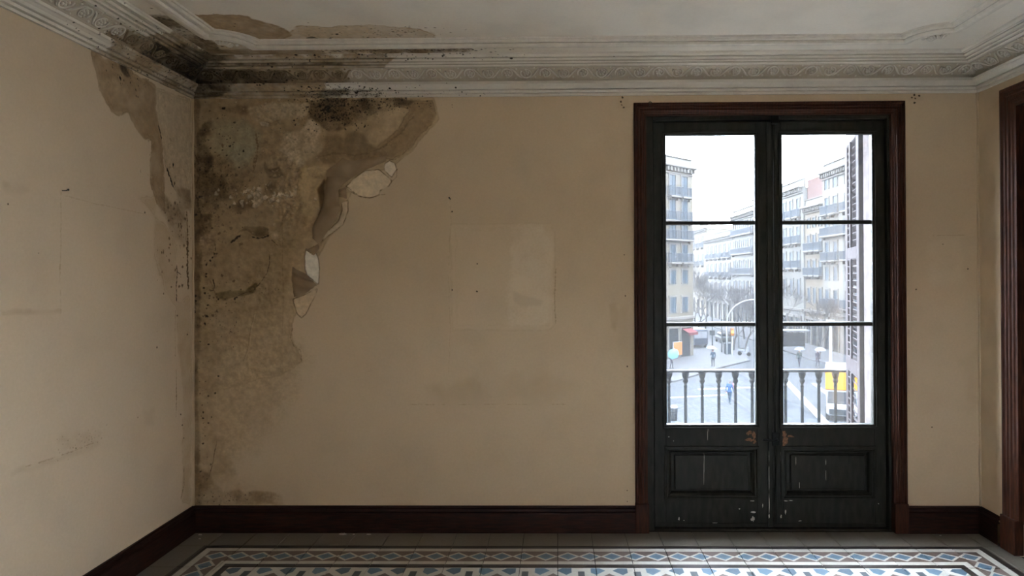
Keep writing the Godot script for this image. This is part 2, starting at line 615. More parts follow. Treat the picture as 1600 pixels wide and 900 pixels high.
# unseen windows added for light: a deep narrow one shaped to soften light on the left wall,
# and a small fill one behind the viewer
func add_sheet(hinge: Array, edge: Array, lift: float, parent: Node) -> void:
	var nu := 28
	var nv := 14
	var st := mesh_tool(true)
	var along := func(line: Array, f: float) -> Vector2:
		var t := f * (line.size() - 1)
		var i := mini(int(t), line.size() - 2)
		return Vector2(line[i][0], line[i][1]).lerp(Vector2(line[i + 1][0], line[i + 1][1]), t - i)
	var rows := []
	for i in nu + 1:
		var f := float(i) / nu
		var a: Vector2 = along.call(hinge, f)
		var b: Vector2 = along.call(edge, f)
		var swell := lift * (0.55 + 0.45 * sin(f * PI)) * (1.0 + 0.25 * sin(f * 17.0 + lift * 300.0))
		var row := []
		for j in nv + 1:
			var t := float(j) / nv
			# rises from the wall, then curls over towards it at the free edge
			var z := 0.0006 + swell * (sin(t * PI * 0.62) - 0.35 * t * t)
			var p := a.lerp(b, t - 0.10 * sin(t * PI))
			row.append(Vector3(p.x + 0.0015 * sin(f * 41.0 + j), p.y + 0.0015 * sin(f * 53.0 + j * 0.7), maxf(z, 0.0005)))
		rows.append(row)
	for i in nu:
		for j in nv:
			quad(st, rows[i][j], rows[i + 1][j], rows[i + 1][j + 1], rows[i][j + 1], Vector3.BACK)
	var o := commit("paint_flake", st, M.paper_back, parent)
	tag(o, "curled grey-brown flake of peeling paint")

func build_added_windows() -> void:
	var x0 := XR + 0.80
	var x1 := XR + 0.85
	var fr := mesh_tool()
	add_box(fr, Vector3(x0, 0.35, 1.72), Vector3(x1, 2.35, 1.745), 0.004)
	add_box(fr, Vector3(x0, 0.35, 2.095), Vector3(x1, 2.35, 2.12), 0.004)
	add_box(fr, Vector3(x0, 2.32, 1.745), Vector3(x1, 2.35, 2.095), 0.004)
	add_box(fr, Vector3(x0, 0.35, 1.745), Vector3(x1, 0.38, 2.095), 0.004)
	var w := commit("window_1", fr, M.door_paint)  # unseen window, added to throw light on the left wall
	tag(w, "added deep narrow window in the right wall, shaped to light the left wall", "window", "", "structure")
	fr = mesh_tool()
	add_box(fr, Vector3(x0 + 0.02, 0.38, 1.745), Vector3(x0 + 0.024, 2.32, 2.095))
	commit("pane", fr, M.glass, w)
	var zc := ZR + 0.12  # rear window, added out of view for fill light
	fr = mesh_tool()
	add_box(fr, Vector3(0.9, 0.9, zc), Vector3(0.94, 1.7, zc + 0.05), 0.004)
	add_box(fr, Vector3(1.36, 0.9, zc), Vector3(1.4, 1.7, zc + 0.05), 0.004)
	add_box(fr, Vector3(0.94, 1.66, zc), Vector3(1.36, 1.7, zc + 0.05), 0.004)
	add_box(fr, Vector3(0.94, 0.9, zc), Vector3(1.36, 0.94, zc + 0.05), 0.004)
	w = commit("window_2", fr, M.door_paint)
	tag(w, "small unseen window added for fill light in the rear wall", "window", "", "structure")
	fr = mesh_tool()
	add_box(fr, Vector3(0.94, 0.94, zc + 0.02), Vector3(1.36, 1.66, zc + 0.024))
	commit("pane", fr, M.glass, w)
	var st := mesh_tool()  # pale slab added to bounce skylight up to the ceiling
	add_box(st, Vector3(XR + 0.9, -0.30, 0.9), Vector3(XR + 8.0, -0.02, ZR + 8.0), 0.01)
	add_box(st, Vector3(XL - 3.0, -0.30, ZR + 0.3), Vector3(XR + 0.9, -0.02, ZR + 8.0), 0.01)
	var t := commit("bounce_terrace", st, M.paving)
	tag(t, "added pale paving outside the added windows, bounces light upward", "bounce_terrace", "", "structure")

# ======================================================================= painted surfaces
func paint_back_wall() -> Canvas:
	var cv := Canvas.new(XR - XL, 2.66, XL, 2.66, 350.0, 100, WALL)
	cv.mottle(WALL * 1.04, 0.3, 0.010, Color(0.72, 0.64, 0.52), 0.07)
	cv.stain([[-0.645, 1.847], [-0.047, 1.852], [-0.017, 1.798], [-0.019, 1.237], [-0.05, 1.206], [-0.635, 1.208]], Color(0.87, 0.79, 0.67), 0.28, 0.02, 0.008, 0.4, Color(0.7, 0.61, 0.48), 0.25, 0.006, 0.0000)
	cv.stain([[-0.29, 1.838], [-0.078, 1.844], [-0.032, 1.767], [-0.042, 1.249], [-0.273, 1.238], [-0.311, 1.384], [-0.272, 1.576]], Color(0.9, 0.84, 0.74), 0.35, 0.02, 0.03, 0.6, Color(0, 0, 0), 0, 0.006, 0.0000)
	cv.stain([[-0.272, 1.442], [-0.176, 1.414], [-0.095, 1.383], [-0.103, 1.353], [-0.226, 1.345], [-0.265, 1.384]], Color(0.6, 0.52, 0.42), 0.2, 0.012, 0.01, 0.5, Color(0, 0, 0), 0, 0.006, 0.0000)
	cv.stain([[-0.698, 0.885], [-0.486, 0.923], [-0.409, 0.827], [-0.467, 0.762], [-0.698, 0.762], [-0.768, 0.828]], Color(0.62, 0.53, 0.4), 0.26, 0.05, 0.03, 0.5, Color(0, 0, 0), 0, 0.006, 0.0000)
	cv.stain([[-0.351, 0.923], [-0.043, 0.942], [0.11, 0.865], [-0.044, 0.777], [-0.313, 0.789]], Color(0.65, 0.56, 0.43), 0.22, 0.06, 0.04, 0.5, Color(0, 0, 0), 0, 0.006, 0.0000)
	cv.line([[-0.891, 0.766], [-0.66, 0.762], [-0.429, 0.766], [-0.159, 0.761], [0.052, 0.765]], 0.0018, Color(0.6, 0.5, 0.37), 0.45, 0.0030, 0.5, 0.0000)
	cv.line([[-0.644, 1.994], [-0.641, 1.847], [-0.657, 1.578], [-0.647, 1.193], [-0.659, 0.885]], 0.0016, Color(0.64, 0.54, 0.41), 0.4, 0.0040, 0.35, 0.0000)
	cv.line([[-0.01, 1.575], [-0.019, 1.383], [-0.011, 1.249]], 0.0035, Color(0.6, 0.51, 0.39), 0.5, 0.0020, 0.3, 0.0000)
	cv.stain([[0.311, 1.363], [0.35, 1.382], [0.365, 1.286], [0.349, 1.19], [0.318, 1.228]], Color(0.58, 0.49, 0.37), 0.35, 0.012, 0.012, 0.6, Color(0, 0, 0), 0, 0.006, 0.0000)
	cv.stain([[0.357, 1.305], [0.419, 1.381], [0.432, 1.036], [0.379, 1.036]], Color(0.66, 0.57, 0.45), 0.25, 0.015, 0.02, 0.6, Color(0, 0, 0), 0, 0.006, 0.0000)
	for p in [[-0.644, 1.998], [-0.633, 1.924], [-0.483, 1.608], [-0.484, 1.442], [-0.634, 1.451], [0.407, 1.412], [0.417, 0.99], [0.413, 0.248], [0.413, 0.183], [0.401, 1.658]]: cv.dot(p[0], p[1], 0.0035, Color(0.22, 0.17, 0.12), 0.9)
	for p in [[0.394, 2.603], [0.386, 2.58], [0.39, 2.557], [0.401, 2.541], [2.133, 2.605], [2.14, 2.582], [2.121, 2.59], [2.163, 2.601], [2.136, 2.559]]: cv.dot(p[0], p[1], 0.0050, Color(0.2, 0.15, 0.1), 0.95)
	cv.stain([[0.363, 2.611], [0.417, 2.61], [0.424, 2.534], [0.37, 2.526]], Color(0.68, 0.58, 0.46), 0.3, 0.015, 0.02, 0.8, Color(0, 0, 0), 0, 0.006, 0.0000)
	cv.stain([[2.095, 2.613], [2.186, 2.616], [2.178, 2.574], [2.102, 2.571]], Color(0.66, 0.56, 0.44), 0.35, 0.015, 0.02, 0.8, Color(0, 0, 0), 0, 0.006, 0.0000)
	cv.stain([[2.218, 1.726], [2.399, 1.748], [2.416, 1.489], [2.227, 1.47]], Color(0.87, 0.8, 0.68), 0.3, 0.03, 0.03, 0.5, Color(0, 0, 0), 0, 0.006, 0.0000)
	cv.line([[2.218, 1.764], [2.43, 1.767]], 0.0016, Color(0.6, 0.5, 0.38), 0.5, 0.0020, 0.3, 0.0000)
	cv.stain([[2.413, 1.032], [2.501, 1.108], [2.509, 0.727], [2.43, 0.689]], Color(0.64, 0.55, 0.42), 0.2, 0.05, 0.04, 0.6, Color(0, 0, 0), 0, 0.006, 0.0000)
	for p in [[2.297, 1.714], [2.136, 1.444], [2.443, 1.565], [2.225, 0.625], [2.51, 0.248]]: cv.dot(p[0], p[1], 0.0030, Color(0.25, 0.2, 0.14), 0.85)
	cv.crumb = 0.20
	cv.stain([[-2.217, 1.12], [-1.665, 1.196], [-1.556, 1.099], [-1.545, 1.022], [-1.607, 0.848], [-1.705, 0.656], [-1.86, 0.501], [-1.977, 0.347], [-1.745, 0.162], [-2.219, 0.147]], Color(0.71, 0.615, 0.48), 0.75, 0.1, 0.06, 0.4, Color(0, 0, 0), 0, 0.006, 0.0000)
	cv.stain([[-2.215, 2.639], [-0.739, 2.608], [-0.716, 2.484], [-0.84, 2.331], [-0.995, 2.189], [-1.1, 2.166], [-1.244, 2.044], [-1.287, 1.909], [-1.411, 1.716], [-1.532, 1.504], [-1.595, 1.273], [-1.606, 1.176], [-1.579, 1.099], [-1.545, 1.022], [-1.665, 0.945], [-1.898, 0.887], [-2.218, 0.811]], Color(0.7, 0.605, 0.47), 0.8, 0.008, 0.012, 0.3, Color(0.5, 0.41, 0.3), 0.4, 0.004, 0.0000)
	cv.stain([[-2.217, 1.043], [-1.665, 1.119], [-1.587, 1.003], [-1.666, 0.81], [-1.899, 0.656], [-2.218, 0.579]], Color(0.715, 0.62, 0.485), 0.6, 0.09, 0.05, 0.5, Color(0, 0, 0), 0, 0.006, 0.0000)
	cv.stain([[-2.215, 2.639], [-1.04, 2.61], [-1.119, 2.313], [-1.352, 2.044], [-1.508, 1.736], [-1.606, 1.504], [-1.665, 1.273], [-1.898, 1.119], [-2.217, 1.043]], Color(0.645, 0.55, 0.42), 0.85, 0.07, 0.05, 0.4, Color(0, 0, 0), 0, 0.006, 0.0000)
	cv.stain([[-2.215, 2.639], [-1.506, 2.618], [-1.429, 2.431], [-1.546, 1.929], [-1.605, 1.659], [-1.625, 1.389], [-1.898, 1.274], [-2.217, 1.197]], Color(0.59, 0.505, 0.385), 0.6, 0.05, 0.06, 0.9, Color(0, 0, 0), 0, 0.006, 0.0000)
	cv.stain([[-2.217, 1.275], [-2.034, 1.197], [-2.074, 0.733], [-1.977, 0.347], [-2.219, 0.147]], Color(0.6, 0.505, 0.38), 0.5, 0.05, 0.05, 0.8, Color(0, 0, 0), 0, 0.006, 0.0000)
	cv.line([[-1.599, 1.226], [-1.614, 1.169], [-1.591, 1.114], [-1.552, 1.091], [-1.545, 1.018]], 0.0022, Color(0.42, 0.34, 0.24), 0.7, 0.0020, 0.1, 0.0000)
	cv.stain([[-0.98, 2.6], [-0.748, 2.585], [-0.735, 2.512], [-0.757, 2.452], [-0.817, 2.393], [-0.886, 2.316], [-0.947, 2.265], [-0.99, 2.239], [-1.033, 2.248], [-1.067, 2.283], [-1.084, 2.317], [-1.033, 2.36], [-0.946, 2.419], [-0.92, 2.488], [-0.877, 2.539], [-0.98, 2.566]], Color(0.57, 0.475, 0.355), 0.8, 0.012, 0.012, 0.3, Color(0.36, 0.285, 0.2), 0.4, 0.004, 0.0000)
	cv.stain([[-1.455, 2.26], [-1.412, 2.319], [-1.386, 2.397], [-1.325, 2.388], [-1.291, 2.344], [-1.265, 2.396], [-1.213, 2.417], [-1.162, 2.395], [-1.136, 2.343], [-1.076, 2.3], [-1.024, 2.261], [-1.136, 2.249], [-1.222, 2.232], [-1.3, 2.267], [-1.343, 2.224], [-1.412, 2.208]], Color(0.5, 0.415, 0.31), 0.85, 0.015, 0.012, 0.25, Color(0, 0, 0), 0, 0.006, 0.0000)
	cv.crumb = 0.22
	cv.stain([[-2.069, 2.479], [-1.861, 2.477], [-1.792, 2.391], [-1.809, 2.279], [-1.905, 2.185], [-2.034, 2.238], [-2.095, 2.324]], Color(0.66, 0.635, 0.525), 0.75, 0.04, 0.03, 0.4, Color(0, 0, 0), 0, 0.006, 0.0000)
	cv.stain([[-1.671, 2.304], [-1.55, 2.303], [-1.533, 2.131], [-1.603, 1.925], [-1.672, 1.908], [-1.689, 2.115]], Color(0.66, 0.57, 0.46), 0.75, 0.02, 0.03, 0.7, Color(0, 0, 0), 0, 0.006, 0.0000)
	cv.crumb = 0.55
	cv.stain([[-1.792, 2.442], [-1.653, 2.467], [-1.55, 2.406], [-1.516, 2.217], [-1.55, 2.062], [-1.603, 1.891], [-1.655, 1.84], [-1.689, 1.977], [-1.723, 2.132], [-1.775, 2.253]], Color(0.64, 0.55, 0.43), 0.6, 0.03, 0.03, 0.7, Color(0, 0, 0), 0, 0.006, 0.0010)
	cv.stain([[-2.121, 2.29], [-1.913, 2.22], [-1.844, 2.116], [-1.948, 2.013], [-2.104, 2.031]], Color(0.5, 0.42, 0.315), 0.6, 0.04, 0.04, 0.8, Color(0, 0, 0), 0, 0.006, 0.0000)
	cv.stain([[-2.174, 1.795], [-2.079, 1.794], [-2.061, 1.708], [-2.105, 1.648], [-2.174, 1.674]], Color(0.66, 0.58, 0.475), 0.6, 0.03, 0.03, 0.6, Color(0, 0, 0), 0, 0.006, 0.0000)
	cv.line([[-1.805, 2.408], [-1.814, 2.322], [-1.827, 2.253], [-1.835, 2.202]], 0.0040, Color(0.45, 0.37, 0.27), 0.5, 0.0060, 0.2, 0.0000)
	cv.crumb = 0.25
	cv.stain([[-1.645, 2.398], [-1.55, 2.424], [-1.489, 2.483], [-1.429, 2.44], [-1.42, 2.294], [-1.49, 2.268], [-1.516, 2.2], [-1.567, 2.2], [-1.636, 2.252], [-1.688, 2.304]], Color(0.82, 0.74, 0.62), 0.85, 0.012, 0.02, 0.6, Color(0, 0, 0), 0, 0.006, 0.0020)
	cv.stain([[-1.861, 2.555], [-1.688, 2.588], [-1.497, 2.582], [-1.506, 2.509], [-1.532, 2.492], [-1.645, 2.493], [-1.783, 2.46], [-1.843, 2.503]], Color(0.75, 0.67, 0.55), 0.8, 0.008, 0.012, 0.5, Color(0.75, 0.67, 0.55), 0.5, 0.003, 0.0030)
	cv.crumb = 0.45
	cv.stain([[-2.207, 2.639], [-2.164, 2.638], [-2.161, 2.049], [-2.154, 1.584], [-2.175, 0.811], [-2.157, 0.147], [-2.211, 0.147]], Color(0.4, 0.325, 0.235), 0.8, 0.01, 0.012, 0.6, Color(0, 0, 0), 0, 0.006, 0.0000)
	cv.stain([[-2.173, 2.411], [-2.147, 2.454], [-2.077, 2.496], [-2.06, 2.479], [-2.112, 2.367], [-2.13, 2.341], [-2.078, 2.255], [-2.078, 2.186], [-2.156, 2.135], [-2.191, 2.187], [-2.19, 2.307]], Color(0.3, 0.245, 0.175), 0.95, 0.012, 0.03, 0.7, Color(0, 0, 0), 0, 0.006, 0.0000)
	cv.stain([[-2.165, 2.152], [-2, 2.168], [-1.983, 2.013], [-2.052, 1.936], [-2.174, 1.946]], Color(0.4, 0.33, 0.24), 0.9, 0.03, 0.03, 0.9, Color(0, 0, 0), 0, 0.006, 0.0000)
	cv.stain([[-2.208, 1.929], [-2.113, 1.911], [-2.096, 1.807], [-2.157, 1.756], [-2.209, 1.774]], Color(0.36, 0.295, 0.21), 0.9, 0.02, 0.03, 0.7, Color(0, 0, 0), 0, 0.006, 0.0000)
	cv.specks(-2.091, 2.184, 0.22, 0.36, 260, 0.0010, 0.0060, Color(0.19, 0.155, 0.11), 0.8)
	cv.specks(-2.033, 2.087, 0.3, 0.2, 160, 0.0010, 0.0040, Color(0.2, 0.165, 0.12), 0.7)
	cv.stain([[-2.043, 2.565], [-1.999, 2.569], [-1.861, 2.572], [-1.878, 2.512], [-1.965, 2.53], [-2.034, 2.548]], Color(0.42, 0.34, 0.25), 0.8, 0.012, 0.015, 0.6, Color(0, 0, 0), 0, 0.006, 0.0000)
	for p in [[-2.021, 2.558], [-2.012, 2.556], [-1.978, 2.327], [-1.896, 2.295], [-2.204, 2.148], [-2.198, 2.152], [-2.165, 2.019], [-2.147, 2.023], [-2.178, 2.014], [-2.187, 1.911]]: cv.dot(p[0], p[1], 0.0060, Color(0.13, 0.105, 0.075), 0.9)
	cv.stain([[-2, 1.945], [-1.922, 1.987], [-1.844, 2.004], [-1.758, 2.081], [-1.689, 2.132], [-1.697, 2.063], [-1.741, 2.021], [-1.862, 1.935], [-1.922, 1.918]], Color(0.42, 0.345, 0.25), 0.85, 0.012, 0.02, 0.6, Color(0, 0, 0), 0, 0.006, 0.0000)
	cv.stain([[-1.922, 1.987], [-1.896, 1.996], [-1.891, 1.953], [-1.905, 1.94]], Color(0.88, 0.81, 0.7), 0.95, 0.004, 0.012, 0.4, Color(0.3, 0.24, 0.17), 0.5, 0.004, 0.0060)
	cv.stain([[-1.853, 2.047], [-1.81, 2.064], [-1.758, 2.021], [-1.793, 1.978], [-1.81, 1.952], [-1.853, 1.948], [-1.827, 1.987]], Color(0.88, 0.81, 0.7), 0.95, 0.004, 0.012, 0.4, Color(0.3, 0.24, 0.17), 0.5, 0.004, 0.0060)
	cv.stain([[-1.749, 2.012], [-1.689, 2.012], [-1.715, 1.986], [-1.741, 1.982]], Color(0.88, 0.81, 0.7), 0.95, 0.004, 0.012, 0.4, Color(0.3, 0.24, 0.17), 0.5, 0.004, 0.0060)
	cv.stain([[-1.758, 2.081], [-1.732, 2.115], [-1.725, 2.102], [-1.749, 2.072]], Color(0.88, 0.81, 0.7), 0.95, 0.004, 0.012, 0.4, Color(0.3, 0.24, 0.17), 0.5, 0.004, 0.0060)
	cv.stain([[-1.792, 2.481], [-1.731, 2.464], [-1.74, 2.446], [-1.783, 2.451]], Color(0.88, 0.81, 0.7), 0.95, 0.004, 0.012, 0.4, Color(0.3, 0.24, 0.17), 0.5, 0.004, 0.0060)
	cv.stain([[-1.77, 2.244], [-1.749, 2.201], [-1.723, 2.184], [-1.671, 2.192], [-1.654, 2.149], [-1.714, 2.132], [-1.749, 2.141], [-1.766, 2.193]], Color(0.36, 0.29, 0.205), 0.85, 0.008, 0.015, 0.6, Color(0, 0, 0), 0, 0.006, 0.0000)
	cv.crumb = 0.30
	cv.stain([[-2.07, 1.433], [-2.001, 1.45], [-1.949, 1.463], [-1.889, 1.454], [-1.828, 1.492], [-1.802, 1.484], [-1.837, 1.441], [-1.949, 1.416], [-2.019, 1.394], [-2.062, 1.407]], Color(0.36, 0.305, 0.185), 0.85, 0.006, 0.012, 0.5, Color(0, 0, 0), 0, 0.006, 0.0000)
	cv.stain([[-1.94, 1.802], [-1.888, 1.849], [-1.845, 1.841], [-1.784, 1.849], [-1.737, 1.827], [-1.737, 1.793], [-1.793, 1.767], [-1.836, 1.776], [-1.879, 1.811]], Color(0.36, 0.29, 0.195), 0.8, 0.006, 0.015, 0.6, Color(0, 0, 0), 0, 0.006, 0.0000)
	cv.stain([[-1.737, 1.81], [-1.689, 1.818], [-1.681, 1.775], [-1.702, 1.763], [-1.724, 1.776]], Color(0.74, 0.66, 0.54), 0.8, 0.006, 0.01, 0.4, Color(0, 0, 0), 0, 0.006, 0.0000)
	cv.line([[-1.741, 1.673], [-1.737, 1.612], [-1.759, 1.552], [-1.794, 1.501], [-1.837, 1.454], [-1.889, 1.439], [-1.932, 1.424]], 0.0028, Color(0.27, 0.21, 0.14), 0.85, 0.0030, 0.1, 0.0000)
	cv.line([[-1.914, 1.785], [-1.94, 1.768], [-1.975, 1.741]], 0.0050, Color(0.17, 0.13, 0.09), 0.9, 0.0030, 0, 0.0000)
	cv.line([[-1.845, 1.776], [-1.819, 1.769], [-1.776, 1.771], [-1.741, 1.789]], 0.0040, Color(0.17, 0.13, 0.09), 0.9, 0.0030, 0, 0.0000)
	cv.line([[-2.079, 1.519], [-2.072, 1.485], [-2.079, 1.455], [-2.101, 1.451]], 0.0030, Color(0.22, 0.17, 0.12), 0.8, 0.0030, 0, 0.0000)
	cv.line([[-1.724, 1.758], [-1.689, 1.724]], 0.0030, Color(0.3, 0.24, 0.17), 0.7, 0.0030, 0, 0.0000)
	for p in [[-2.061, 1.674], [-2.072, 1.674], [-2.087, 1.653], [-2.1, 1.635], [-2.122, 1.61], [-2.124, 1.554], [-2.124, 1.541], [-2.138, 1.468], [-2.131, 1.438], [-2.114, 1.365], [-2.123, 1.3], [-2.116, 1.294], [-2.131, 1.253], [-1.949, 1.405], [-1.941, 1.411], [-2.049, 1.399], [-2.01, 1.403]]: cv.dot(p[0], p[1], 0.0055, Color(0.17, 0.13, 0.09), 0.9)
	for p in [[-2.197, 1.422], [-2.194, 1.391], [-2.197, 1.352], [-2.198, 1.325]]: cv.dot(p[0], p[1], 0.0100, Color(0.13, 0.105, 0.075), 0.85)
	cv.specks(-2.034, 1.274, 0.16, 0.12, 70, 0.0010, 0.0035, Color(0.24, 0.19, 0.13), 0.8)
	cv.specks(-1.8, 1.447, 0.14, 0.05, 40, 0.0010, 0.0030, Color(0.24, 0.19, 0.13), 0.8)
	cv.specks(-2.14, 0.502, 0.05, 0.7, 60, 0.0015, 0.0060, Color(0.2, 0.16, 0.11), 0.8)
	cv.line([[-2.07, 1.734], [-2.066, 1.691]], 0.0030, Color(0.3, 0.24, 0.17), 0.7, 0.0030, 0, 0.0000)
	cv.line([[-1.659, 1.93], [-1.66, 1.659], [-1.656, 1.389], [-1.661, 1.196]], 0.0012, Color(0.45, 0.36, 0.26), 0.5, 0.0010, 0.2, 0.0000)
	cv.line([[-1.824, 1.322], [-1.845, 1.237], [-1.865, 1.105], [-1.893, 1.025]], 0.0022, Color(0.8, 0.71, 0.58), 0.6, 0.0020, 0.1, 0.0020)
	cv.line([[-1.83, 1.319], [-1.851, 1.237], [-1.873, 1.103], [-1.899, 1.025]], 0.0016, Color(0.45, 0.36, 0.26), 0.6, 0.0020, 0.1, 0.0000)
	for p in [[-2.109, 1.13], [-2.053, 0.936], [-2.069, 0.834], [-2.145, 0.683], [-2.112, 0.652], [-2.144, 0.53], [-2.134, 0.577]]: cv.dot(p[0], p[1], 0.0045, Color(0.2, 0.15, 0.1), 0.85)
	cv.line([[-2.063, 0.54], [-2.082, 0.424], [-2.106, 0.328]], 0.0020, Color(0.3, 0.23, 0.16), 0.7, 0.0030, 0.3, 0.0000)
	cv.crumb = 0.35
	cv.stain([[-2.203, 0.502], [-2.164, 0.424], [-2.094, 0.328], [-2.016, 0.251], [-1.822, 0.239], [-1.659, 0.224], [-1.644, 0.158], [-2.203, 0.15]], Color(0.47, 0.385, 0.275), 0.7, 0.012, 0.02, 0.8, Color(0, 0, 0), 0, 0.006, 0.0000)
	cv.specks(-2.036, 0.201, 0.3, 0.05, 60, 0.0010, 0.0050, Color(0.28, 0.22, 0.15), 0.7)
	cv.crumbs(-1.604, 2.22, 0.28, 0.4, 170, 0.0020, 0.0090, Color(0.74, 0.65, 0.53), 0.7, 0.0030)
	cv.crumbs(-1.663, 1.969, 0.16, 0.2, 70, 0.0020, 0.0080, Color(0.72, 0.63, 0.5), 0.7, 0.0030)
	cv.crumbs(-2.091, 2.087, 0.2, 0.35, 110, 0.0020, 0.0080, Color(0.45, 0.37, 0.27), 0.75, 0.0030)
	cv.crumbs(-1.799, 2.027, 0.28, 0.07, 60, 0.0030, 0.0130, Color(0.86, 0.79, 0.68), 0.85, 0.0060)
	cv.crumbs(-1.701, 2.549, 0.3, 0.08, 60, 0.0020, 0.0080, Color(0.78, 0.7, 0.58), 0.7, 0.0030)
	cv.crumbs(-2.091, 1.855, 0.16, 0.25, 60, 0.0020, 0.0090, Color(0.62, 0.53, 0.42), 0.7, 0.0030)
	cv.crumbs(-2.053, 1.429, 0.16, 0.2, 40, 0.0020, 0.0070, Color(0.42, 0.34, 0.24), 0.7, 0.0020)
	cv.line([[-1.429, 2.257], [-1.351, 2.284], [-1.243, 2.268], [-1.138, 2.275], [-1.041, 2.32], [-0.944, 2.397], [-0.867, 2.497]], 0.0050, Color(0.44, 0.36, 0.26), 0.35, 0.0060, 0.2, 0.0000)
	cv.line([[-2.208, 2.301], [-2.169, 2.223], [-2.189, 2.049], [-2.15, 1.894]], 0.0060, Color(0.3, 0.24, 0.17), 0.5, 0.0080, 0.3, 0.0000)
	cv.line([[-1.825, 2.415], [-1.81, 2.337], [-1.818, 2.24], [-1.838, 2.163]], 0.0060, Color(0.44, 0.35, 0.24), 0.4, 0.0060, 0.2, 0.0000)
	cv.line([[-2.162, 1.584], [-2.092, 1.506], [-2.053, 1.39]], 0.0030, Color(0.5, 0.41, 0.3), 0.4, 0.0040, 0.3, 0.0000)
	cv.stain([[-1.506, 2.594], [-1.195, 2.608], [-0.847, 2.597], [-0.886, 2.567], [-1.041, 2.537], [-1.196, 2.476], [-1.312, 2.411], [-1.398, 2.423], [-1.483, 2.501]], Color(0.33, 0.27, 0.195), 0.85, 0.012, 0.02, 0.8, Color(0, 0, 0), 0, 0.006, 0.0000)
	cv.specks(-1.343, 2.539, 0.2, 0.11, 620, 0.0010, 0.0055, Color(0.13, 0.105, 0.075), 0.9)
	cv.specks(-1.397, 2.547, 0.06, 0.05, 80, 0.0020, 0.0090, Color(0.1, 0.08, 0.06), 0.9)
	cv.specks(-1.041, 2.572, 0.28, 0.05, 150, 0.0010, 0.0045, Color(0.13, 0.105, 0.075), 0.85)
	cv.specks(-1.254, 2.6, 0.3, 0.02, 120, 0.0010, 0.0050, Color(0.13, 0.105, 0.075), 0.9)
	cv.crumb = 0.12
	cv.stain([[-1.547, 2.192], [-1.402, 2.205], [-1.375, 2.182], [-1.402, 2.142], [-1.466, 2.142], [-1.425, 2.083], [-1.434, 1.993], [-1.475, 1.903], [-1.516, 1.84], [-1.53, 1.903], [-1.548, 1.994], [-1.556, 2.12]], Color(0.77, 0.675, 0.515), 0.75, 0.018, 0.016, 0.5, Color(0, 0, 0), 0, 0.006, 0.0070)
	cv.stain([[-1.443, 2.065], [-1.425, 2.083], [-1.398, 2.137], [-1.405, 1.948], [-1.465, 1.863], [-1.43, 1.939]], Color(0.33, 0.25, 0.15), 0.9, 0.008, 0.006, 0.2, Color(0, 0, 0), 0, 0.006, 0.0000)  # shadow line inside the curl, put into the colour
	cv.stain([[-1.384, 2.182], [-1.302, 2.245], [-1.23, 2.226], [-1.122, 2.253], [-1.022, 2.257], [-1.027, 2.225], [-1.122, 2.217], [-1.158, 2.172], [-1.23, 2.132], [-1.339, 2.141], [-1.402, 2.137]], Color(0.5, 0.415, 0.31), 0.8, 0.012, 0.012, 0.3, Color(0, 0, 0), 0, 0.006, 0.0000)
	cv.stain([[-1.036, 2.216], [-1.009, 2.234], [-0.977, 2.216], [-0.964, 2.18], [-1, 2.13], [-1.04, 2.18]], Color(0.94, 0.89, 0.81), 0.95, 0.003, 0.004, 0.15, Color(0.34, 0.265, 0.18), 0.75, 0.003, -0.0010)
	cv.stain([[-1.276, 2.078], [-1.23, 2.123], [-1.158, 2.172], [-1.122, 2.176], [-1.077, 2.18], [-1.031, 2.144], [-0.995, 2.108], [-1.014, 2.081], [-1.068, 2.054], [-1.077, 2.027], [-1.104, 2.014], [-1.127, 2.009], [-1.195, 2.019], [-1.24, 2.046]], Color(0.88, 0.8, 0.675), 0.95, 0.003, 0.004, 0.15, Color(0.34, 0.265, 0.18), 0.75, 0.003, -0.0010)
	cv.stain([[-1.303, 1.983], [-1.258, 1.997], [-1.261, 1.929], [-1.294, 1.848], [-1.34, 1.812], [-1.394, 1.772], [-1.432, 1.732], [-1.385, 1.813], [-1.322, 1.866], [-1.294, 1.938]], Color(0.84, 0.755, 0.63), 0.95, 0.003, 0.004, 0.15, Color(0.34, 0.265, 0.18), 0.75, 0.003, -0.0010)
	cv.line([[-1.271, 2.078], [-1.231, 2.046], [-1.195, 2.021], [-1.158, 2.01], [-1.127, 2.009], [-1.104, 2.016], [-1.077, 2.025], [-1.036, 2.029]], 0.0024, Color(0.33, 0.26, 0.18), 0.8, 0.0020, 0, 0.0000)
	cv.line([[-0.964, 2.18], [-0.968, 2.135], [-0.995, 2.108]], 0.0022, Color(0.33, 0.26, 0.18), 0.7, 0.0020, 0, 0.0000)
	cv.stain([[-1.517, 1.704], [-1.474, 1.704], [-1.444, 1.645], [-1.434, 1.585], [-1.442, 1.485], [-1.509, 1.543], [-1.526, 1.586], [-1.527, 1.654]], Color(0.95, 0.92, 0.86), 0.97, 0.003, 0.004, 0.1, Color(0.3, 0.23, 0.16), 0.6, 0.003, -0.0010)
	cv.stain([[-1.599, 1.397], [-1.552, 1.416], [-1.448, 1.465], [-1.474, 1.397], [-1.518, 1.311], [-1.548, 1.284], [-1.574, 1.311]], Color(0.83, 0.74, 0.605), 0.95, 0.003, 0.004, 0.15, Color(0.3, 0.23, 0.16), 0.7, 0.003, -0.0010)
	cv.line([[-0.897, 2.305], [-0.932, 2.269], [-0.977, 2.238], [-1.013, 2.238]], 0.0014, Color(0.38, 0.3, 0.21), 0.7, 0.0020, 0, 0.0000)
	return cv

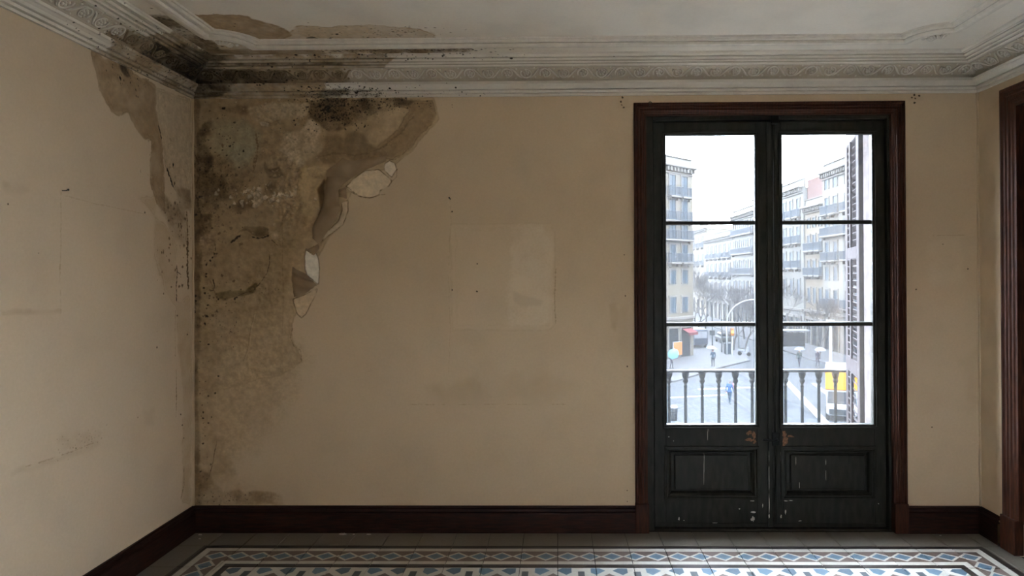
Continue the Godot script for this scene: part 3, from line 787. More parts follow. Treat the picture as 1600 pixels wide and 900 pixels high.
func paint_left_wall() -> Canvas:
	var cv := Canvas.new(2.2, 2.66, -2.2, 2.66, 300.0, 200, Color(0.80, 0.722, 0.613))
	cv.mottle(WALL * 1.04, 0.3, 0.010, Color(0.72, 0.64, 0.52), 0.06)
	cv.crumb = 0.00
	cv.stain([[-1.424, 1.411], [-1.265, 1.403], [-1.095, 1.397], [-1.095, 1.38], [-1.265, 1.384], [-1.424, 1.393]], Color(0.62, 0.52, 0.4), 0.35, 0.008, 0.008, 0.7, Color(0, 0, 0), 0, 0.006, 0.0000)
	cv.line([[-1.099, 1.917], [-1.099, 1.69], [-1.107, 1.519], [-1.099, 1.377]], 0.0030, Color(0.64, 0.55, 0.42), 0.45, 0.0030, 0.3, 0.0000)
	cv.stain([[-1.424, 1.916], [-1.3, 1.925], [-1.293, 1.894], [-1.424, 1.883]], Color(0.6, 0.5, 0.38), 0.3, 0.015, 0.015, 0.7, Color(0, 0, 0), 0, 0.006, 0.0000)
	cv.line([[-1.079, 1.905], [-0.867, 1.89], [-0.46, 1.873]], 0.0012, Color(0.64, 0.55, 0.42), 0.5, 0.0030, 0.3, 0.0000)
	cv.stain([[-1.383, 0.756], [-1.23, 0.75], [-1.04, 0.743], [-0.86, 0.757], [-0.841, 0.734], [-1.04, 0.726], [-1.23, 0.733], [-1.38, 0.74]], Color(0.56, 0.47, 0.35), 0.3, 0.014, 0.012, 0.7, Color(0, 0, 0), 0, 0.006, 0.0000)
	cv.line([[-1.3, 0.758], [-1.194, 0.751], [-1.04, 0.749], [-0.869, 0.753]], 0.0015, Color(0.45, 0.36, 0.26), 0.6, 0.0040, 0.45, 0.0000)
	cv.stain([[-1.119, 0.815], [-0.957, 0.828], [-0.832, 0.775], [-0.869, 0.747], [-1.08, 0.754]], Color(0.58, 0.49, 0.37), 0.3, 0.025, 0.03, 0.8, Color(0, 0, 0), 0, 0.006, 0.0000)
	cv.specks(-0.957, 0.775, 0.2, 0.08, 40, 0.0010, 0.0030, Color(0.35, 0.28, 0.2), 0.6)
	for p in [[-1.007, 0.758], [-1.23, 1.643], [-0.912, 1.562], [-0.373, 1.236], [-0.546, 0.801], [-1.392, 1.836]]: cv.dot(p[0], p[1], 0.0030, Color(0.25, 0.2, 0.14), 0.8)
	cv.stain([[-0.49, 0.831], [-0.404, 0.813], [-0.404, 0.737], [-0.49, 0.756]], Color(0.6, 0.5, 0.38), 0.25, 0.02, 0.01, 0.5, Color(0, 0, 0), 0, 0.006, 0.0000)
	cv.stain([[-0.531, 1.956], [-0.381, 1.983], [-0.399, 1.799], [-0.382, 1.617], [-0.294, 1.463], [-0.201, 1.375], [-0.043, 1.424], [-0.024, 1.045], [-0.026, 0.49], [-0.037, 0.173], [-0.127, 0.203], [-0.106, 0.838], [-0.164, 1.17], [-0.201, 1.769]], Color(0.67, 0.575, 0.445), 0.55, 0.03, 0.02, 0.6, Color(0.55, 0.46, 0.34), 0.3, 0.003, 0.0000)
	cv.crumb = 0.22
	cv.stain([[-0.906, 2.615], [-0.869, 2.525], [-0.844, 2.455], [-0.792, 2.391], [-0.752, 2.361], [-0.697, 2.355], [-0.626, 2.378], [-0.567, 2.341], [-0.49, 2.277], [-0.41, 2.278], [-0.435, 2.182], [-0.427, 2.048], [-0.378, 1.947], [-0.293, 1.901], [-0.301, 2.165], [-0.327, 2.27], [-0.343, 2.375], [-0.385, 2.464], [-0.39, 2.59], [-0.551, 2.601], [-0.697, 2.612]], Color(0.56, 0.465, 0.345), 0.85, 0.008, 0.014, 0.45, Color(0.42, 0.335, 0.235), 0.5, 0.004, 0.0000)
	cv.stain([[-0.837, 2.517], [-0.697, 2.54], [-0.633, 2.495], [-0.711, 2.425], [-0.792, 2.43]], Color(0.66, 0.57, 0.45), 0.6, 0.02, 0.012, 0.4, Color(0, 0, 0), 0, 0.006, 0.0000)
	cv.stain([[-0.697, 2.608], [-0.64, 2.611], [-0.604, 2.567], [-0.64, 2.557], [-0.676, 2.583]], Color(0.2, 0.16, 0.115), 0.85, 0.008, 0.012, 0.6, Color(0, 0, 0), 0, 0.006, 0.0000)
	cv.specks(-0.623, 2.567, 0.14, 0.08, 60, 0.0010, 0.0050, Color(0.2, 0.16, 0.11), 0.8)
	cv.stain([[-0.385, 2.581], [-0.031, 2.603], [-0.008, 2.297], [-0.021, 1.984], [-0.111, 1.996], [-0.204, 2.047], [-0.289, 2.167], [-0.31, 2.263], [-0.36, 2.411]], Color(0.73, 0.655, 0.54), 0.8, 0.006, 0.006, 0.45, Color(0.45, 0.37, 0.27), 0.4, 0.003, 0.0000)
	cv.stain([[-0.167, 2.062], [-0.032, 2.058], [-0.021, 1.931], [-0.148, 1.94]], Color(0.45, 0.37, 0.27), 0.7, 0.012, 0.02, 0.7, Color(0, 0, 0), 0, 0.006, 0.0000)
	cv.stain([[-0.381, 1.983], [-0.103, 1.971], [-0.079, 1.732], [-0.178, 1.749], [-0.275, 1.859], [-0.346, 1.915]], Color(0.43, 0.355, 0.26), 0.75, 0.03, 0.03, 0.7, Color(0, 0, 0), 0, 0.006, 0.0000)
	cv.crumbs(-0.266, 2.198, 0.25, 0.4, 50, 0.0020, 0.0070, Color(0.74, 0.66, 0.54), 0.6, 0.0020)
	cv.crumbs(-0.182, 1.768, 0.2, 0.35, 70, 0.0020, 0.0080, Color(0.42, 0.34, 0.24), 0.7, 0.0020)
	cv.line([[-0.271, 2.147], [-0.243, 2.103], [-0.211, 2.051]], 0.0060, Color(0.07, 0.055, 0.04), 0.95, 0.0020, 0, 0.0000)
	cv.line([[-0.352, 2.373], [-0.337, 2.337], [-0.327, 2.309]], 0.0040, Color(0.12, 0.09, 0.06), 0.9, 0.0020, 0, 0.0000)
	cv.line([[-0.11, 2.195], [-0.033, 2.037]], 0.0030, Color(0.45, 0.37, 0.27), 0.5, 0.0040, 0.3, 0.0000)
	for p in [[-0.209, 2.182], [-0.687, 2.543]]: cv.dot(p[0], p[1], 0.0060, Color(0.1, 0.08, 0.055), 0.95)
	cv.line([[-0.178, 1.599], [-0.17, 1.556], [-0.182, 1.492], [-0.179, 1.396]], 0.0040, Color(0.2, 0.155, 0.1), 0.85, 0.0020, 0.1, 0.0000)
	cv.line([[-0.172, 1.565], [-0.133, 1.551]], 0.0040, Color(0.2, 0.155, 0.1), 0.85, 0.0020, 0, 0.0000)
	cv.line([[-0.071, 1.919], [-0.059, 1.766], [-0.063, 1.601], [-0.052, 1.468]], 0.0080, Color(0.36, 0.28, 0.18), 0.8, 0.0030, 0.1, 0.0000)
	cv.line([[-0.192, 1.343], [-0.196, 1.215], [-0.193, 1.077]], 0.0020, Color(0.45, 0.36, 0.26), 0.6, 0.0020, 0.3, 0.0000)
	cv.line([[-0.187, 1.001], [-0.18, 0.829], [-0.192, 0.704]], 0.0030, Color(0.4, 0.32, 0.22), 0.6, 0.0030, 0.4, 0.0000)
	for p in [[-0.173, 1.315], [-0.065, 1.195], [-0.374, 1.151], [-0.482, 1.882], [-0.136, 0.735], [-0.122, 0.667], [-0.106, 0.587]]: cv.dot(p[0], p[1], 0.0040, Color(0.2, 0.155, 0.1), 0.85)
	cv.line([[-0.107, 0.424], [-0.103, 0.315], [-0.137, 0.239]], 0.0040, Color(0.42, 0.34, 0.24), 0.6, 0.0040, 0.2, 0.0000)
	return cv

func paint_ceiling() -> Canvas:
	var cv := Canvas.new(XR - XL, 1.7, XL, 0.0, 250.0, 300, CEIL)
	cv.mottle(CEIL * 1.03, 0.4, 0.01, Color(0.66, 0.62, 0.55), 0.05)
	cv.crumb = 0.20
	cv.stain([[-1.778, -0.825], [-1.747, -0.838], [-1.527, -0.829], [-1.477, -0.765], [-1.4, -0.643], [-1.395, -0.573], [-1.294, -0.685], [-1.183, -0.655], [-1.097, -0.669], [-0.933, -0.676], [-0.703, -0.614], [-0.633, -0.542], [-0.704, -0.246], [-1.328, -0.235], [-1.735, -0.246], [-1.947, -0.279], [-1.862, -0.608]], Color(0.72, 0.63, 0.495), 0.75, 0.008, 0.02, 0.45, Color(0.56, 0.45, 0.31), 0.6, 0.006, 0.0000)
	cv.stain([[-1.742, -0.834], [-1.529, -0.825], [-1.48, -0.759], [-1.402, -0.638], [-1.391, -0.561], [-1.467, -0.478], [-1.613, -0.379], [-1.68, -0.407], [-1.736, -0.628]], Color(0.6, 0.5, 0.375), 0.7, 0.01, 0.02, 0.4, Color(0.5, 0.39, 0.26), 0.5, 0.006, 0.0000)
	cv.stain([[-1.326, -0.511], [-1.286, -0.527], [-1.259, -0.485], [-1.293, -0.435], [-1.342, -0.398]], Color(0.2, 0.16, 0.115), 0.95, 0.004, 0.006, 0.2, Color(0, 0, 0), 0, 0.006, 0.0000)
	cv.stain([[-1.391, -0.561], [-1.323, -0.518], [-1.204, -0.496], [-1.281, -0.37], [-1.456, -0.375]], Color(0.82, 0.78, 0.7), 0.7, 0.01, 0.02, 0.4, Color(0, 0, 0), 0, 0.006, 0.0000)
	for p in [[-1.199, -0.496], [-1.194, -0.486], [-1.289, -0.309], [-1.255, -0.233], [-1.146, -0.555]]: cv.dot(p[0], p[1], 0.0070, Color(0.15, 0.12, 0.085), 0.9)
	cv.specks(-0.896, -0.565, 0.4, 0.12, 120, 0.0015, 0.0060, Color(0.22, 0.18, 0.13), 0.8)
	cv.specks(-0.927, -0.302, 0.45, 0.05, 330, 0.0015, 0.0080, Color(0.13, 0.105, 0.075), 0.9)
	cv.specks(-0.64, -0.305, 0.3, 0.04, 160, 0.0015, 0.0080, Color(0.13, 0.105, 0.075), 0.9)
	cv.stain([[-1.234, -0.353], [-0.806, -0.363], [-0.475, -0.333], [-0.486, -0.246], [-0.834, -0.233], [-1.262, -0.267]], Color(0.42, 0.35, 0.26), 0.7, 0.012, 0.02, 0.9, Color(0, 0, 0), 0, 0.006, 0.0000)
	cv.stain([[-2.01, -0.839], [-1.767, -0.816], [-1.832, -0.492], [-1.873, -0.283], [-2.077, -0.114], [-2.1, -0.198], [-2.058, -0.518]], Color(0.36, 0.3, 0.22), 0.9, 0.012, 0.03, 0.7, Color(0, 0, 0), 0, 0.006, 0.0000)
	cv.specks(-1.97, -0.564, 0.3, 0.3, 200, 0.0020, 0.0090, Color(0.13, 0.105, 0.075), 0.8)
	cv.stain([[-1.958, -0.329], [-1.453, -0.337], [-1.291, -0.29], [-1.355, -0.154], [-2.008, -0.16]], Color(0.5, 0.42, 0.32), 0.75, 0.012, 0.02, 0.5, Color(0, 0, 0), 0, 0.006, 0.0000)
	return cv

# ======================================================================= floor of printed cement tiles
func paint_floor() -> Canvas:
	# y of the picture is -z; print drawn in floor metres
	var plain := Color(0.46, 0.435, 0.39)
	var cv := Canvas.new(XR - XL, 1.2, XL, 0.0, 420.0, 400, plain)
	var white := Color(0.775, 0.76, 0.715)
	var dark := Color(0.19, 0.155, 0.14)
	var mauve := Color(0.42, 0.35, 0.315)
	var blue := Color(0.37, 0.48, 0.56)
	# nested rectangles, from the rim inwards: distance of the band from the wall
	var band := func(d: float, col: Color) -> void:
		cv.rect(XL + d - 0.04, -2.0, XR - d + 0.09, -d, col)
	band.call(0.219, dark)
	band.call(0.256, white)
	band.call(0.295, mauve)
	band.call(0.300, mauve)
	band.call(0.425, white)
	band.call(0.462, dark)
	band.call(0.500, white)
	# chain of diamonds in the mauve band
	var diamond := func(cx: float, cz: float, along_x: bool) -> void:
		for yy in range(clampi(int((cz - 0.07) * cv.ppm), 0, cv.h), clampi(int((cz + 0.07) * cv.ppm), 0, cv.h)):
			for xx in range(clampi(int((cx - 0.07 - XL) * cv.ppm), 0, cv.w), clampi(int((cx + 0.07 - XL) * cv.ppm), 0, cv.w)):
				var dx := absf(XL + (xx + 0.5) / cv.ppm - cx)
				var dz := absf((yy + 0.5) / cv.ppm - cz)
				if not along_x:
					var t := dx
					dx = dz
					dz = t
				var q := dx / 0.066 + dz / 0.056
				var col := Color(-1, 0, 0)
				if q < 0.42: col = blue * 0.9
				elif q < 0.70: col = blue
				elif q < 1.0: col = white
				if col.r >= 0.0:
					var j := (yy * cv.w + xx) * 3
					cv.c[j] = col.r
					cv.c[j + 1] = col.g
					cv.c[j + 2] = col.b
	var x := XL + 0.32
	while x < XR - 0.24:
		diamond.call(x, 0.360, true)
		x += 0.121
	var z := 0.36 + 0.121
	while z < 1.2:
		diamond.call(XL + 0.32, z, false)
		diamond.call(XR - 0.275, z, false)
		z += 0.121
	# field: stars of blue triangles and mauve squares on white
	var zi := int(0.500 * cv.ppm)
	for yy in range(zi, cv.h):
		for xx in range(int(0.46 * cv.ppm), int((XR - XL - 0.41) * cv.ppm)):
			var u := fposmod((xx / cv.ppm) / 0.29, 1.0) - 0.5
			var v := fposmod((yy / cv.ppm - 0.46) / 0.29, 1.0) - 0.5
			var col := Color(-1, 0, 0)
			var au := absf(u)
			var av := absf(v)
			if au < 0.33 and av < 0.33 and (au + av > 0.30) and absf(au - av) < 0.17 and maxf(au, av) > 0.14:
				col = blue if u * v > 0.0 else blue * 0.8
			elif au + av > 0.86:
				col = mauve
			elif au + av < 0.12:
				col = mauve
			elif (au > 0.44 and av < 0.2) or (av > 0.44 and au < 0.2):
				col = dark.lerp(blue, 0.4)
			if col.r >= 0.0:
				var j := (yy * cv.w + xx) * 3
				cv.c[j] = col.r
				cv.c[j + 1] = col.g
				cv.c[j + 2] = col.b
	cv.mottle(Color(0.55, 0.52, 0.47), 0.12, 0.02, Color(0.40, 0.36, 0.30), 0.14)
	return cv

func build_floor() -> void:
	var cv := paint_floor()
	var m := textured(cv, 0.42)
	m.metallic_specular = 0.5
	var st := mesh_tool()
	add_box(st, Vector3(XL - 0.3, -0.25, -0.10), Vector3(XR + 0.3, -0.006, ZR + 0.3))
	var fl := commit("floor", st, M.grout)
	tag(fl, "floor of printed cement tiles with a blue diamond border", "floor", "", "structure")
	var rows := [0.0, 0.22, 0.50, 0.70, 0.90, 1.10]
	var rng := RandomNumberGenerator.new()
	rng.seed = 5
	var gap := 0.0016
	for k in rows.size() - 1:
		var x := XL
		while x < XR - 0.01:
			var x1 := minf(x + 0.2, XR)
			if XR - x1 < 0.05: x1 = XR
			st = mesh_tool()
			var y := rng.randf_range(-0.0008, 0.0004)
			var tx := rng.randf_range(-0.0005, 0.0005)
			var b := 0.0012
			var lo := Vector2(x + gap, rows[k] + gap)
			var hi := Vector2(x1 - gap, rows[k + 1] - gap)
			var top := []
			var rim := []
			var foot := []
			for q in [[0, 0], [1, 0], [1, 1], [0, 1]]:
				var px: float = hi.x if q[0] else lo.x
				var pz: float = hi.y if q[1] else lo.y
				var sx := -b if q[0] else b
				var sz := -b if q[1] else b
				var yy: float = y + (tx if q[0] else -tx)
				top.append(Vector3(px + sx, yy, pz + sz))
				rim.append(Vector3(px, yy - b, pz))
				foot.append(Vector3(px, -0.006, pz))
			var uvs := []
			for p in top: uvs.append(cv.uv(p.x, -p.z))
			quad_uv(st, top, uvs, Vector3.UP)
			for q in 4:
				var r := (q + 1) % 4
				var out := Vector3(top[q].x + top[r].x - lo.x - hi.x, 0.001, top[q].z + top[r].z - lo.y - hi.y)
				quad_uv(st, [top[q], top[r], rim[r], rim[q]], [uvs[q], uvs[r], uvs[r], uvs[q]], out)
				quad_uv(st, [rim[q], rim[r], foot[r], foot[q]], [uvs[q], uvs[r], uvs[r], uvs[q]], out)
			commit("tile", st, m, fl)
			x = x1
	# the rest of the floor, out of view behind the border
	st = mesh_tool()
	var fx := XL
	while fx < XR - 0.01:
		var fz := 1.1
		while fz < ZR - 0.01:
			var a := Vector3(fx + gap, 0, fz + gap)
			var e := Vector3(minf(fx + 0.2, XR) - gap, 0, minf(fz + 0.2, ZR) - gap)
			var pz := 0.52 + fposmod(fz - 1.1, 0.58)
			quad_uv(st, [Vector3(a.x, 0, a.z), Vector3(e.x, 0, a.z), Vector3(e.x, 0, e.z), Vector3(a.x, 0, e.z)], [cv.uv(a.x, -pz), cv.uv(e.x, -pz), cv.uv(e.x, -pz - 0.2), cv.uv(a.x, -pz - 0.2)], Vector3.UP)
			fz += 0.2
		fx += 0.2
	var rest := commit("tiling", st, m, fl)
	tag(rest, "", "", "", "stuff")

# ======================================================================= cornice and ceiling moulding
const CORNICE := [[0.0, 2.612], [0.014, 2.612], [0.015, 2.622], [0.006, 2.624], [0.006, 2.629], [0.026, 2.630], [0.030, 2.640], [0.017, 2.643], [0.017, 2.648], [0.036, 2.649], [0.046, 2.660], [0.060, 2.668], [0.070, 2.671], [0.071, 2.684], [0.038, 2.687], [0.035, 2.695],
	[0.045, 2.709], [0.065, 2.729], [0.091, 2.745], [0.117, 2.753], [0.115, 2.762], [0.126, 2.762], [0.128, 2.752], [0.142, 2.753], [0.147, 2.761], [0.142, 2.768], [0.151, 2.768], [0.166, 2.762], [0.171, 2.769], [0.166, 2.778], [0.176, 2.778], [0.192, 2.771], [0.197, 2.780], [0.192, 2.788], [0.204, 2.788], [0.228, 2.781], [0.234, 2.789], [0.240, 2.791], [0.241, 2.8]]

# point on a wall: s along the wall to the right seen from inside, d out of the wall
func on_wall(side: String, s: float, d: float, y: float) -> Vector3:
	match side:
		"back": return Vector3(s, y, d)
		"left": return Vector3(XL + d, y, s)
		_: return Vector3(XR - d, y, s)

func add_run(st: SurfaceTool, side: String, prof: Array, s0: float, s1: float, mitre0: float, mitre1: float, cv: Canvas = null) -> void:
	var outd := Vector3(0, -0.3, 1) if side == "back" else (Vector3(1, -0.3, 0) if side == "left" else Vector3(-1, -0.3, 0))
	var arc := 0.0
	for i in prof.size() - 1:
		var a: Array = prof[i]
		var b: Array = prof[i + 1]
		var n := 48 if cv else 1
		var seg := Vector2(b[0] - a[0], b[1] - a[1]).length()
		var dir := outd
		var a0: float = s0 + a[0] * mitre0
		var a1: float = s1 - a[0] * mitre1
		var b0: float = s0 + b[0] * mitre0
		var b1: float = s1 - b[0] * mitre1
		var nrm2 := Vector2(b[1] - a[1], -(b[0] - a[0]))
		dir = Vector3(outd.x * nrm2.x, nrm2.y, outd.z * nrm2.x)
		for k in n:
			var p := [on_wall(side, lerpf(a0, a1, float(k) / n), a[0], a[1]), on_wall(side, lerpf(a0, a1, float(k + 1) / n), a[0], a[1]), on_wall(side, lerpf(b0, b1, float(k + 1) / n), b[0], b[1]), on_wall(side, lerpf(b0, b1, float(k) / n), b[0], b[1])]
			if cv:
				quad_uv(st, p, [cv.uv(lerpf(a0, a1, float(k) / n), arc), cv.uv(lerpf(a0, a1, float(k + 1) / n), arc), cv.uv(lerpf(b0, b1, float(k + 1) / n), arc + seg), cv.uv(lerpf(b0, b1, float(k) / n), arc + seg)], dir)
			else:
				quad(st, p[0], p[1], p[2], p[3], dir)
		arc += seg

func cornice_length() -> float:
	var t := 0.0
	for i in CORNICE.size() - 1:
		t += Vector2(CORNICE[i + 1][0] - CORNICE[i][0], CORNICE[i + 1][1] - CORNICE[i][1]).length()
	return t

func paint_cornice(side: String) -> Canvas:
	var len := cornice_length()
	var cv: Canvas
	if side == "back":
		cv = Canvas.new(XR - XL, len, XL, len, 400.0, 500, CEIL * 0.97)
	else:
		cv = Canvas.new(2.2, len, 0.0, len, 350.0, 520, CEIL * 0.97)
	cv.mottle(CEIL, 0.4, 0.012, Color(0.62, 0.58, 0.51), 0.12)
	# shade of the recessed frieze ground, painted as one darker band
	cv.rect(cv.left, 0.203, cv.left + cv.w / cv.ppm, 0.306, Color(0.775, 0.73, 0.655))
	var mould := Color(0.12, 0.10, 0.075)
	cv.crumb = 0.3
	if side == "back":
		cv.stain([[XL, 0.000], [-1.42, 0.000], [-1.38, 0.174], [-1.24, 0.219], [-1.30, 0.306], [-1.02, 0.339], [-0.92, 0.472], [-1.0, len], [XL, len]], Color(0.60, 0.515, 0.405), 0.9, 0.012, 0.025, 0.5, Color(0.45, 0.37, 0.27), 0.3, 0.008)
		cv.stain([[XL, 0.174], [-1.65, 0.193], [-1.50, 0.252], [-1.70, 0.306], [XL, 0.323]], Color(0.36, 0.305, 0.23), 0.85, 0.02, 0.03, 0.55)
		cv.stain([[XL, 0.000], [-2.02, 0.039], [-1.90, 0.219], [-1.98, 0.372], [-1.85, len], [XL, len]], Color(0.25, 0.21, 0.155), 0.85, 0.02, 0.03, 0.6)
		cv.stain([[-1.95, 0.364], [-1.30, 0.372], [-1.22, 0.406], [-1.95, 0.406]], Color(0.30, 0.25, 0.185), 0.8, 0.008, 0.01, 0.5)
		cv.stain([[-1.45, 0.000], [-1.05, 0.000], [-1.05, 0.097], [-1.40, 0.116]], Color(0.40, 0.34, 0.26), 0.8, 0.012, 0.02, 0.9)
		cv.specks(-1.26, 0.077, 0.30, 0.090, 460, 0.001, 0.006, mould, 0.95)
		cv.specks(-1.05, 0.058, 0.60, 0.075, 120, 0.001, 0.005, mould, 0.9)
		cv.specks(-1.0, len - 0.03, 0.9, 0.075, 220, 0.0015, 0.007, mould, 0.9)
		cv.specks(-1.9, 0.252, 0.5, 0.180, 260, 0.0015, 0.007, mould, 0.85)
	elif side == "left":
		cv.stain([[0.0, 0.000], [0.92, 0.000], [0.80, 0.116], [0.86, 0.219], [0.74, 0.306], [0.66, 0.406], [0.62, len], [0.0, len]], Color(0.55, 0.47, 0.365), 0.9, 0.012, 0.03, 0.5, Color(0.42, 0.34, 0.25), 0.3, 0.008)
		cv.stain([[0.0, 0.155], [0.62, 0.174], [0.55, 0.252], [0.60, 0.339], [0.0, 0.372]], Color(0.22, 0.185, 0.14), 0.92, 0.02, 0.03, 0.45)
		cv.stain([[0.0, 0.000], [0.35, 0.000], [0.30, 0.135], [0.0, 0.155]], Color(0.40, 0.335, 0.25), 0.8, 0.015, 0.03, 0.7)
		cv.stain([[0.0, 0.339], [0.5, 0.356], [0.45, len], [0.0, len]], Color(0.33, 0.275, 0.205), 0.85, 0.02, 0.03, 0.6)
		cv.specks(0.55, 0.219, 0.6, 0.300, 520, 0.001, 0.006, mould, 0.9)
		cv.specks(0.3, 0.306, 0.5, 0.375, 420, 0.001, 0.006, mould, 0.9)
	return cv

# one scroll of the frieze: a ring, a leaf rosette inside it and the stem that runs on to the next
func scroll_mesh(up: float) -> ArrayMesh:
	var st := mesh_tool(true)
	var pts := []
	var rad := []
	for k in 15:
		var t := -0.5 + k / 14.0 * 5.6
		var r := 0.034 - 0.0007 * k
		pts.append(Vector3(-cos(t) * r, sin(t) * r * up, 0.004))
		rad.append(0.0056 - 0.00014 * k)
	add_tube(st, pts, rad, 5)
	# stem to the next scroll
	pts = []
	for k in 6:
		var f := k / 5.0
		pts.append(Vector3(lerpf(0.018, 0.082, f), up * lerpf(0.031, -0.030, f * f * (3 - 2 * f)), 0.0035))
	add_tube(st, pts, [0.0035, 0.005, 0.0058, 0.0058, 0.005, 0.0035], 5)
	# rosette
	for k in 5:
		var a := TAU * k / 5.0 + 0.3
		var c := Vector3(cos(a) * 0.0135, sin(a) * 0.0135, 0.001)
		add_lathe(st, [Vector2(0.0075, 0.0), Vector2(0.0064, 0.007), Vector2(0.0, 0.0095)], 6, Transform3D(Basis(Vector3(1, 0, 0), PI / 2), c))
	add_lathe(st, [Vector2(0.005, 0.0), Vector2(0.004, 0.008), Vector2(0.0, 0.010)], 6, Transform3D(Basis(Vector3(1, 0, 0), PI / 2), Vector3.ZERO))
	# small leaves in the spandrels
	for q in [[0.054, 0.028 * up], [0.048, -0.036 * up]]:
		add_lathe(st, [Vector2(0.008, 0.0), Vector2(0.006, 0.006), Vector2(0.0, 0.008)], 5, Transform3D(Basis(Vector3(1, 0, 0), PI / 2), Vector3(q[0], q[1], 0.0)))
	return done(st)

func build_cornice() -> void:
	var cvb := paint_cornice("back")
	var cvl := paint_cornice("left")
	var st := mesh_tool()
	add_run(st, "back", CORNICE, XL, XR, 1.0, 1.0, cvb)
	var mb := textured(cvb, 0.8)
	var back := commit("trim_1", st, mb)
	tag(back, "off-white plaster cornice with scroll frieze above the balcony door", "cornice", "", "structure")
	st = mesh_tool()
	add_run(st, "left", CORNICE, 0.0, 2.2, 1.0, 0.0, cvl)
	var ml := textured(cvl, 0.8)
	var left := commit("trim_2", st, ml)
	tag(left, "plaster cornice along the left wall, black with mould near the corner", "cornice", "", "structure")
	st = mesh_tool()
	add_run(st, "left", CORNICE, 2.2, ZR, 0.0, 0.0)
	commit("run", st, M.stucco, left)
	st = mesh_tool()
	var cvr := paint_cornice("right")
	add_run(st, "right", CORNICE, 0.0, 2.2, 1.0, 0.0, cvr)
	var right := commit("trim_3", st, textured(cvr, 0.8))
	tag(right, "clean plaster cornice along the right wall", "cornice", "", "structure")
	st = mesh_tool()
	add_run(st, "right", CORNICE, 2.2, ZR, 0.0, 0.0)
	commit("run", st, M.stucco, right)
	# frieze: scrolls alternate; they lie on the sloping cove
	var up_mesh := scroll_mesh(1.0)
	var dn_mesh := scroll_mesh(-1.0)
	var lo := Vector2(0.045, 2.709)
	var hi := Vector2(0.112, 2.752)
	var mid := Vector2(0.0755, 2.7335)
	var slope := (hi - lo).normalized()
	var nrm := Vector2(slope.y, -slope.x)
	var pitch := 0.1105
	for side in ["back", "left", "right"]:
		var s0: float = XL + 0.13 if side == "back" else 0.13
		var s1: float = XR - 0.12 if side == "back" else 2.1
		var n := int((s1 - s0) / pitch)
		var step := (s1 - s0) / n
		for k in n + 1:
			var s := s0 + k * step
			var o := MeshInstance3D.new()
			o.name = "scroll_ornament"
			o.mesh = up_mesh if k % 2 == 0 else dn_mesh
			var along := on_wall(side, 1, 0, 0) - on_wall(side, 0, 0, 0)
			var out := on_wall(side, 0, 1, 0) - on_wall(side, 0, 0, 0)
			var vy := out * slope.x + Vector3.UP * slope.y
			var vz := out * nrm.x + Vector3.UP * nrm.y
			o.transform = Transform3D(Basis(along, vy * 1.12, vz), on_wall(side, s, mid.x, mid.y) + vz * 0.0)
			if side == "back": o.material_override = scroll_material(side, s)
			elif side == "left": o.material_override = scroll_material(side, s)
			else: o.material_override = M.stucco
			var par: Node3D = back if side == "back" else (left if side == "left" else right)
			par.add_child(o, true)
	# --- raised moulding on the ceiling, its corners cut in a hollow quarter
	st = mesh_tool()
	var x0 := XL + 0.40
	var x1 := XR - 0.475
	var z0 := 0.43
	var z1 := ZR - 0.43
	var r := 0.17
	var path := []
	for q in [[x0, z0, 0.0], [x1, z0, 1.0], [x1, z1, 2.0], [x0, z1, 3.0]]:
		var a0: float = PI / 2 + q[2] * PI / 2
		for k in 9:
			var a := a0 - k / 8.0 * PI / 2
			path.append(Vector2(q[0] + cos(a) * r, q[1] + sin(a) * r))
	# profile: offset inwards, drop below the ceiling
	var prof := [[-0.062, 0.0], [-0.060, 0.012], [-0.048, 0.014], [-0.046, 0.006], [-0.040, 0.006], [-0.036, 0.024], [-0.020, 0.032], [0.000, 0.034], [0.014, 0.030], [0.018, 0.020], [0.014, 0.014], [0.022, 0.012], [0.034, 0.018], [0.042, 0.016], [0.046, 0.004], [0.052, 0.004], [0.054, 0.010], [0.062, 0.009], [0.064, 0.0]]
	var n := path.size()
	var rings := []
	for i in n:
		var a: Vector2 = path[(i + n - 1) % n]
		var b: Vector2 = path[i]
		var c: Vector2 = path[(i + 1) % n]
		var d1 := (b - a).normalized()
		var d2 := (c - b).normalized()
		var t := (d1 + d2).normalized()
		var nn := Vector2(-t.y, t.x)
		var k := 1.0 / maxf(nn.dot(Vector2(-d1.y, d1.x)), 0.6)
		var ring := []
		for p in prof:
			ring.append(Vector3(b.x + nn.x * p[0] * k, HC - p[1], b.y + nn.y * p[0] * k))
		rings.append(ring)
	for i in n:
		var j := (i + 1) % n
		for q in prof.size() - 1:
			quad(st, rings[i][q], rings[i][q + 1], rings[j][q + 1], rings[j][q], Vector3.DOWN)
	var tr := commit("trim_4", st, M.ceil_trim if M.has("ceil_trim") else M.stucco)
	tag(tr, "raised plaster moulding framing the ceiling, hollow-cut corners", "moulding", "", "structure")
	# leaf sprays in the two far corners
	for q in [[x0, z0, -1.0], [x1, z0, 1.0]]:
		st = mesh_tool(true)
		for k in 7:
			var a := (k - 3) * 0.26
			var dir := Vector2(-q[2], 1.0).normalized().rotated(a * q[2])
			var ln := 0.085 - 0.006 * absf(k - 3)
			var c := Vector2(q[0], q[1]) + Vector2(q[2], -1.0) * 0.012
			var pts := []
			for f in 5:
				var p: Vector2 = c + dir * ln * (0.25 + 0.75 * f / 4.0)
				pts.append(Vector3(p.x, HC - 0.004 - 0.006 * sin(f / 4.0 * PI), p.y))
			add_tube(st, pts, [0.003, 0.008, 0.010, 0.007, 0.002], 6)
